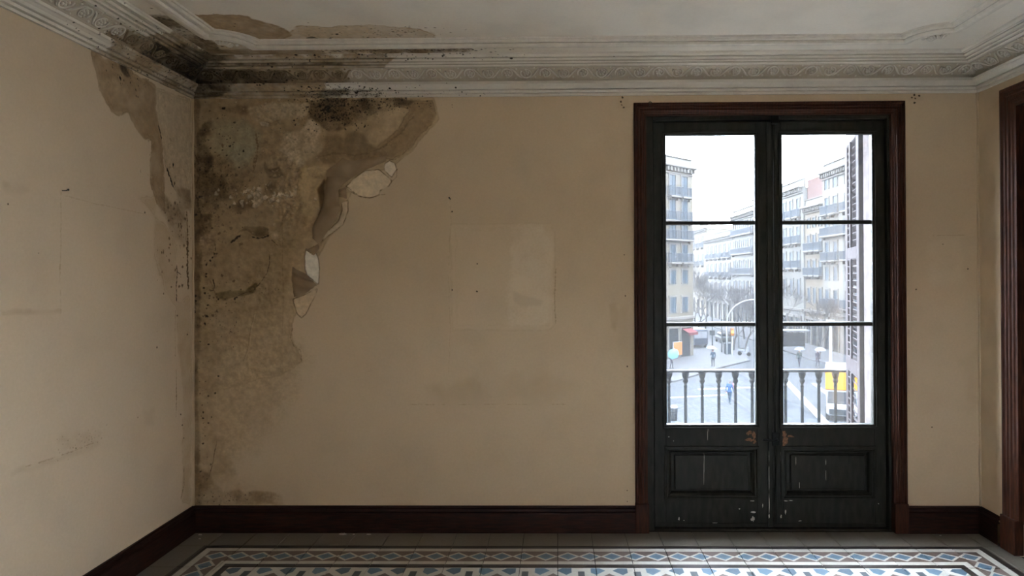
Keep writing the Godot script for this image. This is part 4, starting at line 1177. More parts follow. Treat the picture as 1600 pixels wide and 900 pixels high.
		for side in [0, 1]:
			for k in 4:
				var p := Vector2(q[0], q[1]) + (Vector2(-q[2], 0) if side == 0 else Vector2(0, 1)) * (0.05 + 0.035 * k) + Vector2(q[2] * 0.02, -0.02)
				add_lathe(st, [Vector2(0.013 - 0.002 * k, 0.0), Vector2(0.009 - 0.0015 * k, -0.008), Vector2(0.0, -0.011)], 6, Transform3D(Basis(), Vector3(p.x, HC, p.y)))
		commit("leaf_spray", st, M.stucco, tr)

# scrolls inside the mouldy stretch are stained like the cove they lie on
func scroll_material(side: String, s: float) -> StandardMaterial3D:
	var wet := s - XL if side == "back" else s * 1.05
	if wet < 0.42: return M.stucco_black
	if wet < 0.62: return M.stucco_brown
	if wet < (0.95 if side == "back" else 0.85): return M.stucco_stained
	return M.stucco

# ======================================================================= skirting boards
const SKIRT := [[0.0, 0.156], [0.013, 0.156], [0.015, 0.150], [0.007, 0.147], [0.007, 0.143], [0.021, 0.141], [0.023, 0.131], [0.013, 0.128], [0.013, 0.123], [0.027, 0.120], [0.029, 0.114], [0.029, 0.0]]
func build_skirting() -> void:
	var st := mesh_tool()
	add_run(st, "back", SKIRT, XL, 0.462, 1.0, 0.0)
	add_run(st, "back", SKIRT, 2.066, XR, 0.0, 1.0)
	var b := commit("baseboard_back", st, M.skirting)
	tag(b, "dark brown wooden skirting board below the stained wall", "skirting", "", "structure")
	st = mesh_tool()
	add_run(st, "left", SKIRT, 0.0, ZR, 1.0, 0.0)
	b = commit("baseboard_left", st, M.skirting)
	tag(b, "dark brown wooden skirting board along the left wall", "skirting", "", "structure")
	st = mesh_tool()
	add_run(st, "right", SKIRT, 0.0, 0.20, 1.0, 0.0)
	add_run(st, "right", SKIRT, 1.76, ZR, 0.0, 0.0)
	b = commit("baseboard_right", st, M.skirting)
	tag(b, "short dark brown skirting board between corner and right doorway", "skirting", "", "structure")
	# plaster beads in the two room corners
	for q in [[XL + 0.004, "left", "rough plaster bead down the damp left corner"], [XR - 0.004, "right", "thin plaster bead down the right corner"]]:
		st = mesh_tool(true)
		var pts := []
		var rad := []
		for k in 26:
			var y := 0.15 + k / 25.0 * 2.47
			pts.append(Vector3(q[0] + sin(k * 1.7) * 0.0012, y, 0.004 + sin(k * 1.9) * 0.001))
			rad.append(0.007 + 0.0012 * sin(k * 3.1))
		add_tube(st, pts, rad, 8)
		var o := commit("trim_5" if q[1] == "left" else "trim_6", st, M.plaster)
		tag(o, q[2], "bead", "", "structure")

# ======================================================================= architrave of the balcony door
const CASE := [[0.0, 0.0], [0.0, 0.022], [0.005, 0.028], [0.012, 0.028], [0.015, 0.021], [0.019, 0.018], [0.024, 0.024], [0.031, 0.024], [0.034, 0.018], [0.038, 0.018], [0.042, 0.023], [0.049, 0.023], [0.053, 0.016], [0.060, 0.014], [0.064, 0.008], [0.074, 0.006], [0.074, -0.045]]

# p(w, z, t): w across from the outer edge, z out of the wall, t 0..1 round the three sides
func add_architrave(st: SurfaceTool, a: float, b: float, top: float, foot: float, width: float, side: String) -> void:
	var place := func(s: float, y: float, d: float) -> Vector3:
		return on_wall(side, s, d, y)
	var k := width / 0.074
	for i in CASE.size() - 1:
		var w0: float = CASE[i][0] * k
		var w1: float = CASE[i + 1][0] * k
		var d0: float = CASE[i][1]
		var d1: float = CASE[i + 1][1]
		var l := [[a + w0, foot], [a + w0, top - w0], [b - w0, top - w0], [b - w0, foot]]
		var r := [[a + w1, foot], [a + w1, top - w1], [b - w1, top - w1], [b - w1, foot]]
		for s in 3:
			var p0: Vector3 = place.call(l[s][0], l[s][1], d0)
			var p1: Vector3 = place.call(l[s + 1][0], l[s + 1][1], d0)
			var p2: Vector3 = place.call(r[s + 1][0], r[s + 1][1], d1)
			var p3: Vector3 = place.call(r[s][0], r[s][1], d1)
			var out: Vector3 = place.call(0, 0, 1) - place.call(0, 0, 0)
			if absf(w1 - w0) < 1e-5:
				var sgn := 1.0 if d1 < d0 else -1.0
				var inward: Vector3 = [place.call(1, 0, 0) - place.call(0, 0, 0), Vector3.DOWN, place.call(-1, 0, 0) - place.call(0, 0, 0)][s]
				out = inward * sgn
			quad(st, p0, p1, p2, p3, out)

func build_casing() -> void:
	var st := mesh_tool()
	add_architrave(st, 0.462, 2.070, 2.564, 0.17, 0.074, "back")
	var o := commit("trim_7", st, M.mahogany)
	tag(o, "dark mahogany fluted architrave round the balcony door", "architrave", "", "structure")
	for x in [0.460, 1.992]:
		st = mesh_tool()
		add_box(st, Vector3(x, 0.0, -0.02), Vector3(x + 0.080, 0.176, 0.032), 0.003)
		commit("plinth_block", st, M.mahogany, o)

# flat irregular patch (bare wood, a paint chip) standing half a millimetre proud of a door face
func add_patch(st: SurfaceTool, at: Vector3, rx: float, ry: float, seed_: int, thick := 0.0007) -> void:
	var r := RandomNumberGenerator.new()
	r.seed = seed_
	var n := 14
	var ring := []
	for k in n:
		var a := TAU * k / n
		var f := r.randf_range(0.45, 1.1)
		ring.append(at + Vector3(cos(a) * rx * f, sin(a) * ry * f, 0))
	var up := Vector3(0, 0, thick)
	for k in n:
		var q := (k + 1) % n
		tri(st, at + up, ring[k] + up, ring[q] + up, Vector3.BACK)
		quad(st, ring[k], ring[q], ring[q] + up, ring[k] + up, (ring[k] + ring[q]) * 0.5 - at)

const DZ := -0.05    # room face of the door leaves
func build_door() -> void:
	var d := base("door_1")
	tag(d, "tall double balcony door in worn black-green paint with glazed leaves", "door", "", "structure")
	# fixed frame
	var st := mesh_tool()
	add_box(st, Vector3(0.532, 0.0, -0.11), Vector3(0.580, 2.52, -0.022), 0.004)
	add_box(st, Vector3(1.982, 0.0, -0.11), Vector3(2.000, 2.52, -0.022), 0.004)
	add_box(st, Vector3(0.580, 2.468, -0.11), Vector3(1.982, 2.52, -0.022), 0.004)
	# stops behind the leaves
	add_box(st, Vector3(0.560, 0.0, -0.125), Vector3(0.602, 2.50, -0.097))
	add_box(st, Vector3(1.962, 0.0, -0.125), Vector3(2.000, 2.50, -0.097))
	add_box(st, Vector3(0.602, 2.445, -0.125), Vector3(1.962, 2.50, -0.097))
	add_box(st, Vector3(0.602, 0.0, -0.125), Vector3(1.962, 0.035, -0.097))
	commit("frame", st, M.door_paint, d)
	st = mesh_tool()
	add_box(st, Vector3(0.54, -0.04, -0.35), Vector3(1.99, 0.004, -0.03), 0.004)
	commit("threshold", st, M.sill, d)
	for k in 2:
		var x0: float = [0.584, 1.281][k]
		var x1: float = [1.277, 1.978][k]
		var g0: float = [0.655, 1.356][k]
		var g1: float = [1.203, 1.907][k]
		var zb := DZ - 0.045
		st = mesh_tool()
		add_box(st, Vector3(x0, 0.010, zb), Vector3(g0, 2.464, DZ), 0.003)
		add_box(st, Vector3(g1, 0.010, zb), Vector3(x1, 2.464, DZ), 0.003)
		add_box(st, Vector3(g0, 2.385, zb), Vector3(g1, 2.464, DZ), 0.002)
		add_box(st, Vector3(g0, 0.487, zb), Vector3(g1, 0.628, DZ), 0.002)
		add_box(st, Vector3(g0, 0.010, zb), Vector3(g1, 0.186, DZ), 0.002)
		var leaf := commit("door_leaf", st, M.door_paint, d)
		# weather bar at the foot
		st = mesh_tool()
		add_box(st, Vector3(x0 + 0.01, 0.012, DZ), Vector3(x1 - 0.01, 0.034, DZ + 0.005), 0.002)
		commit("kick_rail", st, M.door_paint, leaf)
		# lower panel and its moulding
		st = mesh_tool()
		add_box(st, Vector3(g0, 0.186, DZ - 0.040), Vector3(g1, 0.487, DZ - 0.028))
		add_box(st, Vector3(g0 + 0.052, 0.230, DZ - 0.028), Vector3(g1 - 0.052, 0.443, DZ - 0.010), 0.006)
		commit("panel", st, M.door_paint, leaf)
		st = mesh_tool()
		var prof := [[-0.012, 0.0], [-0.010, 0.011], [0.003, 0.014], [0.008, 0.004], [0.012, 0.004], [0.016, 0.008], [0.026, -0.004], [0.034, -0.028]]
		for i in prof.size() - 1:
			var a: float = prof[i][0]
			var b: float = prof[i + 1][0]
			var za: float = DZ + prof[i][1]
			var z2: float = DZ + prof[i + 1][1]
			var pa := [Vector3(g0 + a, 0.186 + a, za), Vector3(g1 - a, 0.186 + a, za), Vector3(g1 - a, 0.487 - a, za), Vector3(g0 + a, 0.487 - a, za)]
			var pb := [Vector3(g0 + b, 0.186 + b, z2), Vector3(g1 - b, 0.186 + b, z2), Vector3(g1 - b, 0.487 - b, z2), Vector3(g0 + b, 0.487 - b, z2)]
			for q in 4:
				quad(st, pa[q], pa[(q + 1) % 4], pb[(q + 1) % 4], pb[q], Vector3.BACK)
		commit("panel_moulding", st, M.door_paint, leaf)
		# glazing: beads, muntins, panes
		st = mesh_tool()
		for q in [[g0 - 0.007, 0.617, g1 + 0.007, 0.630], [g0 - 0.007, 2.382, g1 + 0.007, 2.394], [g0 - 0.007, 0.630, g0 + 0.006, 2.382], [g1 - 0.006, 0.630, g1 + 0.007, 2.382]]:
			add_box(st, Vector3(q[0], q[1], DZ - 0.018), Vector3(q[2], q[3], DZ + 0.008), 0.003)
		for q in [[g0 - 0.019, 0.605, g1 + 0.019, 0.617], [g0 - 0.019, 2.394, g1 + 0.019, 2.404], [g0 - 0.019, 0.617, g0 - 0.007, 2.394], [g1 + 0.007, 0.617, g1 + 0.019, 2.394]]:
			add_box(st, Vector3(q[0], q[1], DZ - 0.002), Vector3(q[2], q[3], DZ + 0.015), 0.002)
		commit("glazing_bead", st, M.door_paint, leaf)
		for y in [1.851, 1.234]:
			st = mesh_tool()
			add_box(st, Vector3(g0, y - 0.012, DZ - 0.036), Vector3(g1, y + 0.012, DZ - 0.004), 0.005)
			commit("muntin", st, M.door_paint, leaf)
		for y in [[0.628, 1.222], [1.246, 1.839], [1.863, 2.385]]:
			st = mesh_tool()
			add_box(st, Vector3(g0 + 0.001, y[0] + 0.001, DZ - 0.026), Vector3(g1 - 0.001, y[1] - 0.001, DZ - 0.022))
			commit("pane", st, M.glass, leaf)
		if k == 1:
			st = mesh_tool()
			add_box(st, Vector3(1.266, 0.014, DZ), Vector3(1.298, 2.460, DZ + 0.014), 0.005)
			commit("cover_strip", st, M.door_paint, leaf)
			st = mesh_tool(true)
			add_tube(st, [Vector3(1.313, 0.03, DZ + 0.008), Vector3(1.313, 2.45, DZ + 0.008)], [0.006, 0.006], 8)
			commit("bolt_rod", st, M.door_paint, leaf)
		# wear
		M.bare_wood = grain(mat(Color(1, 1, 1), 0.8), 41, 0.06, Color(0.36, 0.23, 0.15), Color(0.62, 0.45, 0.33), Vector3(6, 2, 6))
		st = mesh_tool()
		var wood := [[1.155, 0.578, 0.022, 0.017], [1.186, 0.560, 0.015, 0.032], [1.160, 0.536, 0.030, 0.013], [1.190, 0.525, 0.012, 0.016]] if k == 0 else [[1.368, 0.572, 0.016, 0.026], [1.372, 0.534, 0.022, 0.028], [1.405, 0.558, 0.024, 0.010], [1.365, 0.506, 0.013, 0.018], [1.352, 0.30, 0.006, 0.050], [1.350, 0.22, 0.007, 0.035]]
		for q in wood.size():
			add_patch(st, Vector3(wood[q][0], wood[q][1], DZ), wood[q][2], wood[q][3], 70 + q + 10 * k)
		commit("bare_wood", st, M.bare_wood, leaf)
		st = mesh_tool()
		var chips := [[0.906, 0.570, 0.002, 0.045], [0.912, 0.602, 0.0016, 0.018], [1.168, 0.484, 0.018, 0.003], [1.172, 0.168, 0.018, 0.0022], [1.235, 0.14, 0.003, 0.016], [0.73, 0.060, 0.006, 0.012], [0.76, 0.050, 0.006, 0.003], [1.176, 0.06, 0.014, 0.020], [1.18, 0.10, 0.018, 0.006], [0.672, 0.555, 0.005, 0.004], [1.095, 0.12, 0.005, 0.004], [0.95, 0.035, 0.020, 0.003], [0.70, 0.53, 0.003, 0.003]] if k == 0 else [[1.375, 0.168, 0.016, 0.003], [1.405, 0.170, 0.016, 0.003], [1.345, 0.075, 0.006, 0.012], [1.372, 0.10, 0.004, 0.018], [1.93, 0.152, 0.004, 0.004], [1.46, 0.048, 0.012, 0.003], [1.345, 0.44, 0.002, 0.04]]
		for q in chips.size():
			add_patch(st, Vector3(chips[q][0], chips[q][1], DZ), chips[q][2], chips[q][3], 90 + q + 30 * k, 0.0009)
		var scr := [[0.886, 0.40, 0.0016, 0.07], [0.884, 0.33, 0.0012, 0.08]] if k == 0 else [[1.440, 0.41, 0.0015, 0.03], [1.62, 0.40, 0.0018, 0.018], [1.62, 0.32, 0.0015, 0.03], [1.46, 0.26, 0.0016, 0.02]]
		for q in scr.size():
			add_patch(st, Vector3(scr[q][0], scr[q][1], DZ - 0.0100), scr[q][2], scr[q][3], 150 + q + 30 * k, 0.0009)
		commit("chipped_paint", st, M.chip, leaf)
	# chips along the seam
	st = mesh_tool()
	for q in [[1.270, 0.30, 0.0022, 0.10], [1.270, 0.16, 0.0025, 0.07], [1.269, 0.08, 0.004, 0.014], [1.2705, 0.44, 0.0015, 0.04]]:
		add_patch(st, Vector3(q[0], q[1], DZ + 0.0141), q[2], q[3], 300 + int(q[1] * 100))
	commit("seam_wear", st, M.chip, d)
	# latch and top keeper
	st = mesh_tool(true)
	add_box(st, Vector3(1.288, 0.505, DZ + 0.012), Vector3(1.336, 0.585, DZ + 0.022), 0.004)
	add_tube(st, [Vector3(1.312, 0.545, DZ + 0.018), Vector3(1.312, 0.545, DZ + 0.045), Vector3(1.300, 0.545, DZ + 0.052), Vector3(1.225, 0.548, DZ + 0.048)], [0.008, 0.007, 0.007, 0.006], 8)
	commit("latch", st, M.steel, d)
	st = mesh_tool()
	add_box(st, Vector3(1.290, 2.440, DZ + 0.002), Vector3(1.336, 2.500, DZ + 0.034), 0.006)
	commit("bolt_keeper", st, M.steel, d)

# ======================================================================= doorway in the right wall
func build_right_door() -> void:
	var st := mesh_tool()
	add_architrave(st, 0.232, 1.728, 2.564, 0.17, 0.113, "right")
	var o := commit("trim_8", st, M.mahogany)
	tag(o, "dark mahogany fluted architrave at the right edge of the view", "architrave", "", "structure")
	for z in [0.226, 1.612]:
		st = mesh_tool()
		add_box(st, Vector3(XR - 0.034, 0.0, z), Vector3(XR + 0.02, 0.19, z + 0.122), 0.003)
		commit("plinth_block", st, M.mahogany, o)
	var d := base("door_2")
	tag(d, "closed dark brown panelled door in the right wall", "door", "", "structure")
	st = mesh_tool()
	for q in [[0.34, 0.50], [0.93, 1.03], [1.46, 1.62]]:
		add_box(st, Vector3(XR + 0.10, 0.005, q[0]), Vector3(XR + 0.145, 2.49, q[1]), 0.003)
	for y in [[0.005, 0.22], [0.95, 1.1], [2.36, 2.49]]:
		for z in [[0.50, 0.93], [1.03, 1.46]]:
			add_box(st, Vector3(XR + 0.10, y[0], z[0]), Vector3(XR + 0.145, y[1], z[1]), 0.003)
	commit("stiles_and_rails", st, M.mahogany, d)
	for y in [[0.22, 0.95], [1.1, 2.36]]:
		for z in [[0.50, 0.93], [1.03, 1.46]]:
			st = mesh_tool()
			add_box(st, Vector3(XR + 0.115, y[0], z[0]), Vector3(XR + 0.135, y[1], z[1]))
			commit("panel", st, M.mahogany, d)

# ======================================================================= balcony
func build_balcony() -> void:
	var st := mesh_tool()
	add_box(st, Vector3(-0.1, -0.26, -1.06), Vector3(2.65, -0.10, -0.35), 0.01)
	var b := commit("balcony_slab", st, M.paving)
	tag(b, "pale stone balcony slab outside the glazed door", "balcony", "", "structure")
	var r := base("balcony_railing", Vector3(0, 0, -1.0))
	tag(r, "dark iron balcony railing seen through the lower panes", "railing")
	st = mesh_tool()
	add_box(st, Vector3(0.0, 0.808, -0.018), Vector3(2.55, 0.828, 0.018), 0.004)
	commit("handrail", st, M.wet_iron, r)
	st = mesh_tool()
	add_box(st, Vector3(0.0, -0.055, -0.012), Vector3(2.55, -0.030, 0.012), 0.003)
	commit("bottom_rail", st, M.iron, r)
	var sb := mesh_tool(true)
	add_lathe(sb, [Vector2(0.0, 0.0), Vector2(0.012, 0.0), Vector2(0.0115, 0.70), Vector2(0.014, 0.705), Vector2(0.014, 0.713), Vector2(0.011, 0.718), Vector2(0.012, 0.728), Vector2(0.020, 0.742), Vector2(0.021, 0.754), Vector2(0.015, 0.762), Vector2(0.019, 0.768), Vector2(0.026, 0.788), Vector2(0.028, 0.806), Vector2(0.0, 0.806)], 10)
	var bm := done(sb)
	for k in range(-6, 14):
		var x := 0.951 + k * 0.1233
		if x < 0.04 or x > 2.5: continue
		var o := put("baluster", bm, M.iron, r)
		o.position = Vector3(x, -0.03, 0)
		o.scale = Vector3(1, 0.836 / 0.806, 1)
	for x in [0.0, 2.53]:
		st = mesh_tool()
		add_box(st, Vector3(x, -0.10, -0.012), Vector3(x + 0.024, 0.806, 0.012), 0.003)
		add_box(st, Vector3(x, 0.806, 0.0), Vector3(x + 0.024, 0.826, 0.65), 0.003)
		commit("end_post", st, M.iron, r)

# ======================================================================= louvred shutter, folded out
func build_shutter() -> void:
	var s := base("louvred_shutter", Vector3(1.985, -0.08, -0.372))
	var dir := Vector3(0.155, 0, -0.58).normalized()
	s.transform.basis = Basis(dir, Vector3.UP, dir.cross(Vector3.UP))
	tag(s, "pinkish grey louvred wooden shutter folded out beside the balcony", "shutter")
	var w := 0.60
	var h := 2.63
	var bars := [[0.0, 0.12], [0.93, 1.03], [1.72, 1.80], [h - 0.10, h]]
	var st := mesh_tool()
	add_box(st, Vector3(0, 0, -0.02), Vector3(0.10, h, 0.02), 0.004)
	add_box(st, Vector3(w - 0.10, 0, -0.02), Vector3(w, h, 0.02), 0.004)
	for b in bars:
		add_box(st, Vector3(0.10, b[0], -0.02), Vector3(w - 0.10, b[1], 0.02), 0.003)
	commit("frame", st, M.shutter, s)
	st = mesh_tool()
	add_box(st, Vector3(-0.10, 0.0, -0.02), Vector3(-0.02, h, 0.03), 0.004)
	var slat_st := mesh_tool()
	add_box(slat_st, Vector3(0.10, -0.026, -0.004), Vector3(w - 0.10, 0.026, 0.004), 0.002, Transform3D(Basis(Vector3.RIGHT, -0.75), Vector3.ZERO))
	var sm := done(slat_st)
	for k in 3:
		var y0: float = bars[k][1] + 0.03
		var y1: float = bars[k + 1][0] - 0.02
		var n := int((y1 - y0) / 0.048)
		for q in n + 1:
			var o := put("slat", sm, M.shutter, s)
			o.position = Vector3(0, y0 + (y1 - y0) * q / n, 0)
		st = mesh_tool()
		add_box(st, Vector3(w * 0.5 - 0.025, y0 - 0.03, -0.032), Vector3(w * 0.5 + 0.025, y1 + 0.02, -0.020), 0.003)
		commit("tilt_rod", st, M.shutter, s)

# ======================================================================= the avenue outside
func street_materials() -> void:
	M.stone_cream = grain(mat(Color(1, 1, 1), 0.85), 51, 0.03, Color(0.184, 0.172, 0.148), Color(0.223, 0.209, 0.181), Vector3(0.12, 0.12, 0.12))
	M.stone_white = grain(mat(Color(1, 1, 1), 0.85), 52, 0.03, Color(0.196, 0.194, 0.181), Color(0.231, 0.226, 0.216), Vector3(0.12, 0.12, 0.12))
	M.stone_warm = grain(mat(Color(1, 1, 1), 0.85), 53, 0.03, Color(0.194, 0.171, 0.141), Color(0.226, 0.205, 0.171), Vector3(0.12, 0.12, 0.12))
	M.trim_stone = mat(Color(0.205, 0.196, 0.184), 0.85)
	M.brick = grain(mat(Color(1, 1, 1), 0.9), 54, 0.08, Color(0.148, 0.100, 0.089), Color(0.209, 0.163, 0.148), Vector3(0.3, 0.3, 0.3))
	M.blind = mat(Color(0.105, 0.132, 0.153), 0.5)
	M.window_glass = mat(Color(0.041, 0.049, 0.057), 0.08, 0.0, 0.5)
	M.far_iron = mat(Color(0.118, 0.135, 0.153), 0.6)
	M.bark = grain(mat(Color(1, 1, 1), 0.9), 55, 0.05, Color(0.082, 0.076, 0.076), Color(0.135, 0.128, 0.128))
	M.asphalt = grain(mat(Color(1, 1, 1), 0.7, 0.0, 0.06), 56, 0.02, Color(0.100, 0.106, 0.112), Color(0.141, 0.146, 0.153), Vector3(0.05, 0.05, 0.05))
	M.pavement = grain(mat(Color(1, 1, 1), 0.7, 0.0, 0.06), 57, 0.02, Color(0.138, 0.138, 0.141), Color(0.175, 0.176, 0.179), Vector3(0.06, 0.06, 0.06))
	M.road_paint = mat(Color(0.256, 0.259, 0.263), 0.5)
	M.pale_metal = mat(Color(0.247, 0.256, 0.259), 0.5)
	M.dark_metal = mat(Color(0.045, 0.055, 0.063), 0.5)
	M.yellow = mat(Color(0.297, 0.194, 0.032), 0.5)
	M.white_paint = mat(Color(0.256, 0.263, 0.272), 0.4)
	M.blue_paint = mat(Color(0.066, 0.092, 0.124), 0.4)
	M.rubber = mat(Color(0.021, 0.021, 0.022), 0.7)
	M.red_cloth = mat(Color(0.20, 0.075, 0.085), 0.8)
	M.lime = mat(Color(0.206, 0.206, 0.206), 0.8)
	for k in ["stone_cream", "stone_white", "stone_warm", "trim_stone", "brick", "blind", "window_glass", "far_iron", "bark", "road_paint", "pale_metal", "dark_metal", "yellow", "white_paint", "blue_paint", "rubber", "red_cloth"]:
		M[k].metallic_specular = 0.12

func window_meshes(w: float, h: float) -> Array:
	var s := mesh_tool()
	for q in [[-w * 0.5 - 0.16, -0.02, -w * 0.5, h + 0.02], [w * 0.5, -0.02, w * 0.5 + 0.16, h + 0.02], [-w * 0.5 - 0.22, h + 0.02, w * 0.5 + 0.22, h + 0.22]]:
		add_box(s, Vector3(q[0], q[1], 0.0), Vector3(q[2], q[3], 0.13))
	var p := mesh_tool()
	add_box(p, Vector3(-w * 0.5, 0.0, 0.0), Vector3(-0.03, h, 0.03))
	add_box(p, Vector3(0.03, 0.0, 0.0), Vector3(w * 0.5, h, 0.03))
	for q in int(h / 0.28):
		add_box(p, Vector3(-w * 0.5, q * 0.28, 0.03), Vector3(-0.03, q * 0.28 + 0.10, 0.05))
		add_box(p, Vector3(0.03, q * 0.28, 0.03), Vector3(w * 0.5, q * 0.28 + 0.10, 0.05))
	return [done(s), done(p)]

func balcony_meshes(w: float) -> Array:
	var s := mesh_tool()
	add_box(s, Vector3(-w * 0.5, -0.22, 0.0), Vector3(w * 0.5, 0.0, 0.62), 0.05)
	for x in [-w * 0.5 + 0.25, w * 0.5 - 0.35]:
		add_box(s, Vector3(x, -0.52, 0.0), Vector3(x + 0.12, -0.22, 0.35), 0.02)
	var r := mesh_tool()
	add_box(r, Vector3(-w * 0.5, 0.96, 0.54), Vector3(w * 0.5, 1.02, 0.60))
	add_box(r, Vector3(-w * 0.5, 0.08, 0.55), Vector3(w * 0.5, 0.13, 0.59))
	var n := int(w / 0.16)
	for k in n + 1:
		var x := lerpf(-w * 0.5 + 0.02, w * 0.5 - 0.02, float(k) / n)
		add_box(r, Vector3(x - 0.02, 0.0, 0.55), Vector3(x + 0.02, 0.96, 0.59))
	for x in [-w * 0.5, w * 0.5 - 0.04]:
		for z in [0.15, 0.30, 0.45]:
			add_box(r, Vector3(x, 0.0, z - 0.02), Vector3(x + 0.04, 0.98, z + 0.02))
		add_box(r, Vector3(x, 0.96, 0.0), Vector3(x + 0.04, 1.02, 0.6))
	return [done(s), done(r)]

# A house front in its own axes: x along the front, y up, z out of it.
# floors: [foot of window, height of window, "none" / "each" / "long"]
func house(label: String, at: Vector3, turn: float, w: float, h: float, cols: Array, floors: Array, stone: Material, opts := {}) -> Node3D:
	var b := base("apartment_building", at, turn)
	tag(b, label, "building", "apartment buildings along the avenue")
	var depth: float = opts.get("depth", 11.0)
	var st := mesh_tool()
	add_box(st, Vector3(0, 0, -depth), Vector3(w, h, 0))
	commit("wall", st, stone, b)
	# parapet, cornice with brackets, string courses
	st = mesh_tool()
	add_box(st, Vector3(0.0, h, -0.4), Vector3(w, h + 1.1, -0.05), 0.05)
	add_box(st, Vector3(0.0, h + 1.1, -0.45), Vector3(w, h + 1.25, 0.05), 0.03)
	commit("parapet", st, M.trim_stone, b)
	st = mesh_tool()
	add_box(st, Vector3(0.01, h - 0.05, 0.0), Vector3(w - 0.01, h + 0.22, 0.75), 0.08)
	add_box(st, Vector3(0.01, h - 0.75, 0.0), Vector3(w - 0.01, h - 0.55, 0.18), 0.05)
	var nb := int(w / 0.62)
	for k in nb:
		var x := (k + 0.5) * w / nb
		add_box(st, Vector3(x - 0.11, h - 0.5, 0.0), Vector3(x + 0.11, h - 0.05, 0.55), 0.04)
	commit("cornice", st, M.trim_stone, b)
	st = mesh_tool()
	add_box(st, Vector3(0.01, 4.35, 0.0), Vector3(w - 0.01, 4.7, 0.3), 0.06)
	commit("string_course", st, M.trim_stone, b)
	var cache := {}
	for f in floors:
		var ww: float = opts.get("window", 1.1)
		var key := "%.2f" % f[1]
		if not cache.has(key):
			cache[key] = window_meshes(ww, f[1])
		var wm: Array = cache[key]
		for x in cols:
			var o := put("window", wm[1], M.blind, b)
			o.position = Vector3(x, f[0], 0)
			put("surround", wm[0], M.trim_stone, o)
			if f[2] == "each":
				if not cache.has("each"):
					cache["each"] = balcony_meshes(ww + 0.8)
				var q := put("balcony", cache["each"][0], M.trim_stone, b)
				q.position = Vector3(x, f[0], 0)
				put("railing", cache["each"][1], M.far_iron, q)
		if f[2] == "long":
			var wl: float = cols[-1] - cols[0] + ww + 1.0
			if not cache.has("long"):
				cache["long"] = balcony_meshes(wl)
			var q := put("balcony", cache["long"][0], M.trim_stone, b)
			q.position = Vector3((cols[0] + cols[-1]) * 0.5, f[0], 0)
			put("railing", cache["long"][1], M.far_iron, q)
	# shops at street level between piers
	if opts.get("shops", true):
		for x in cols:
			st = mesh_tool()
			add_box(st, Vector3(x - 0.95, 0.1, 0.0), Vector3(x + 0.95, 3.4, 0.06))
			var sh := commit("shop_window", st, M.window_glass, b)
			st = mesh_tool()
			add_box(st, Vector3(x - 1.05, 0.0, 0.0), Vector3(x - 0.93, 3.6, 0.22), 0.02)
			add_box(st, Vector3(x + 0.93, 0.0, 0.0), Vector3(x + 1.05, 3.6, 0.22), 0.02)
			add_box(st, Vector3(x - 1.05, 3.4, 0.0), Vector3(x + 1.05, 3.75, 0.25), 0.02)
			commit("shop_frame", st, M.trim_stone, sh)
	return b

func tree_mesh(seed_: int, height: float) -> Array:
	var r := RandomNumberGenerator.new()
	r.seed = seed_
	var trunk := mesh_tool(true)
	var twigs := mesh_tool(true)
	var grow := func(self_: Callable, p: Vector3, d: Vector3, ln: float, rad: float, level: int) -> void:
		var pts := [p]
		var rs := [rad]
		var q := p
		var dd := d
		var n := 3 if level < 3 else 2
		for k in n:
			dd = (dd + Vector3(r.randfn(), r.randfn() * 0.6 + 0.12, r.randfn()) * 0.13).normalized()
			q += dd * ln / n
			pts.append(q)
			rs.append(lerpf(rad, rad * 0.62, float(k + 1) / n))
		add_tube(trunk if level < 2 else twigs, pts, rs, 6 if level < 2 else 3, false)
		if level >= 6:
			return
		var kids := 3 if level < 5 else 4
		for k in kids:
			var axis := Vector3(r.randfn(), r.randfn() * 0.3, r.randfn()).normalized()
			var nd := (dd + axis * r.randf_range(0.45, 0.85) + Vector3(0, 0.22, 0)).normalized()
			var from: Vector3 = pts[n] if k < 2 else pts[n - 1].lerp(pts[n], r.randf())
			self_.call(self_, from, nd, ln * r.randf_range(0.66, 0.84), maxf(rs[n] * 0.72, 0.017), level + 1)
	grow.call(grow, Vector3(0, -0.2, 0), Vector3(r.randfn() * 0.05, 1, r.randfn() * 0.05).normalized(), height * 0.27, 0.19, 0)
	return [done(trunk), done(twigs)]

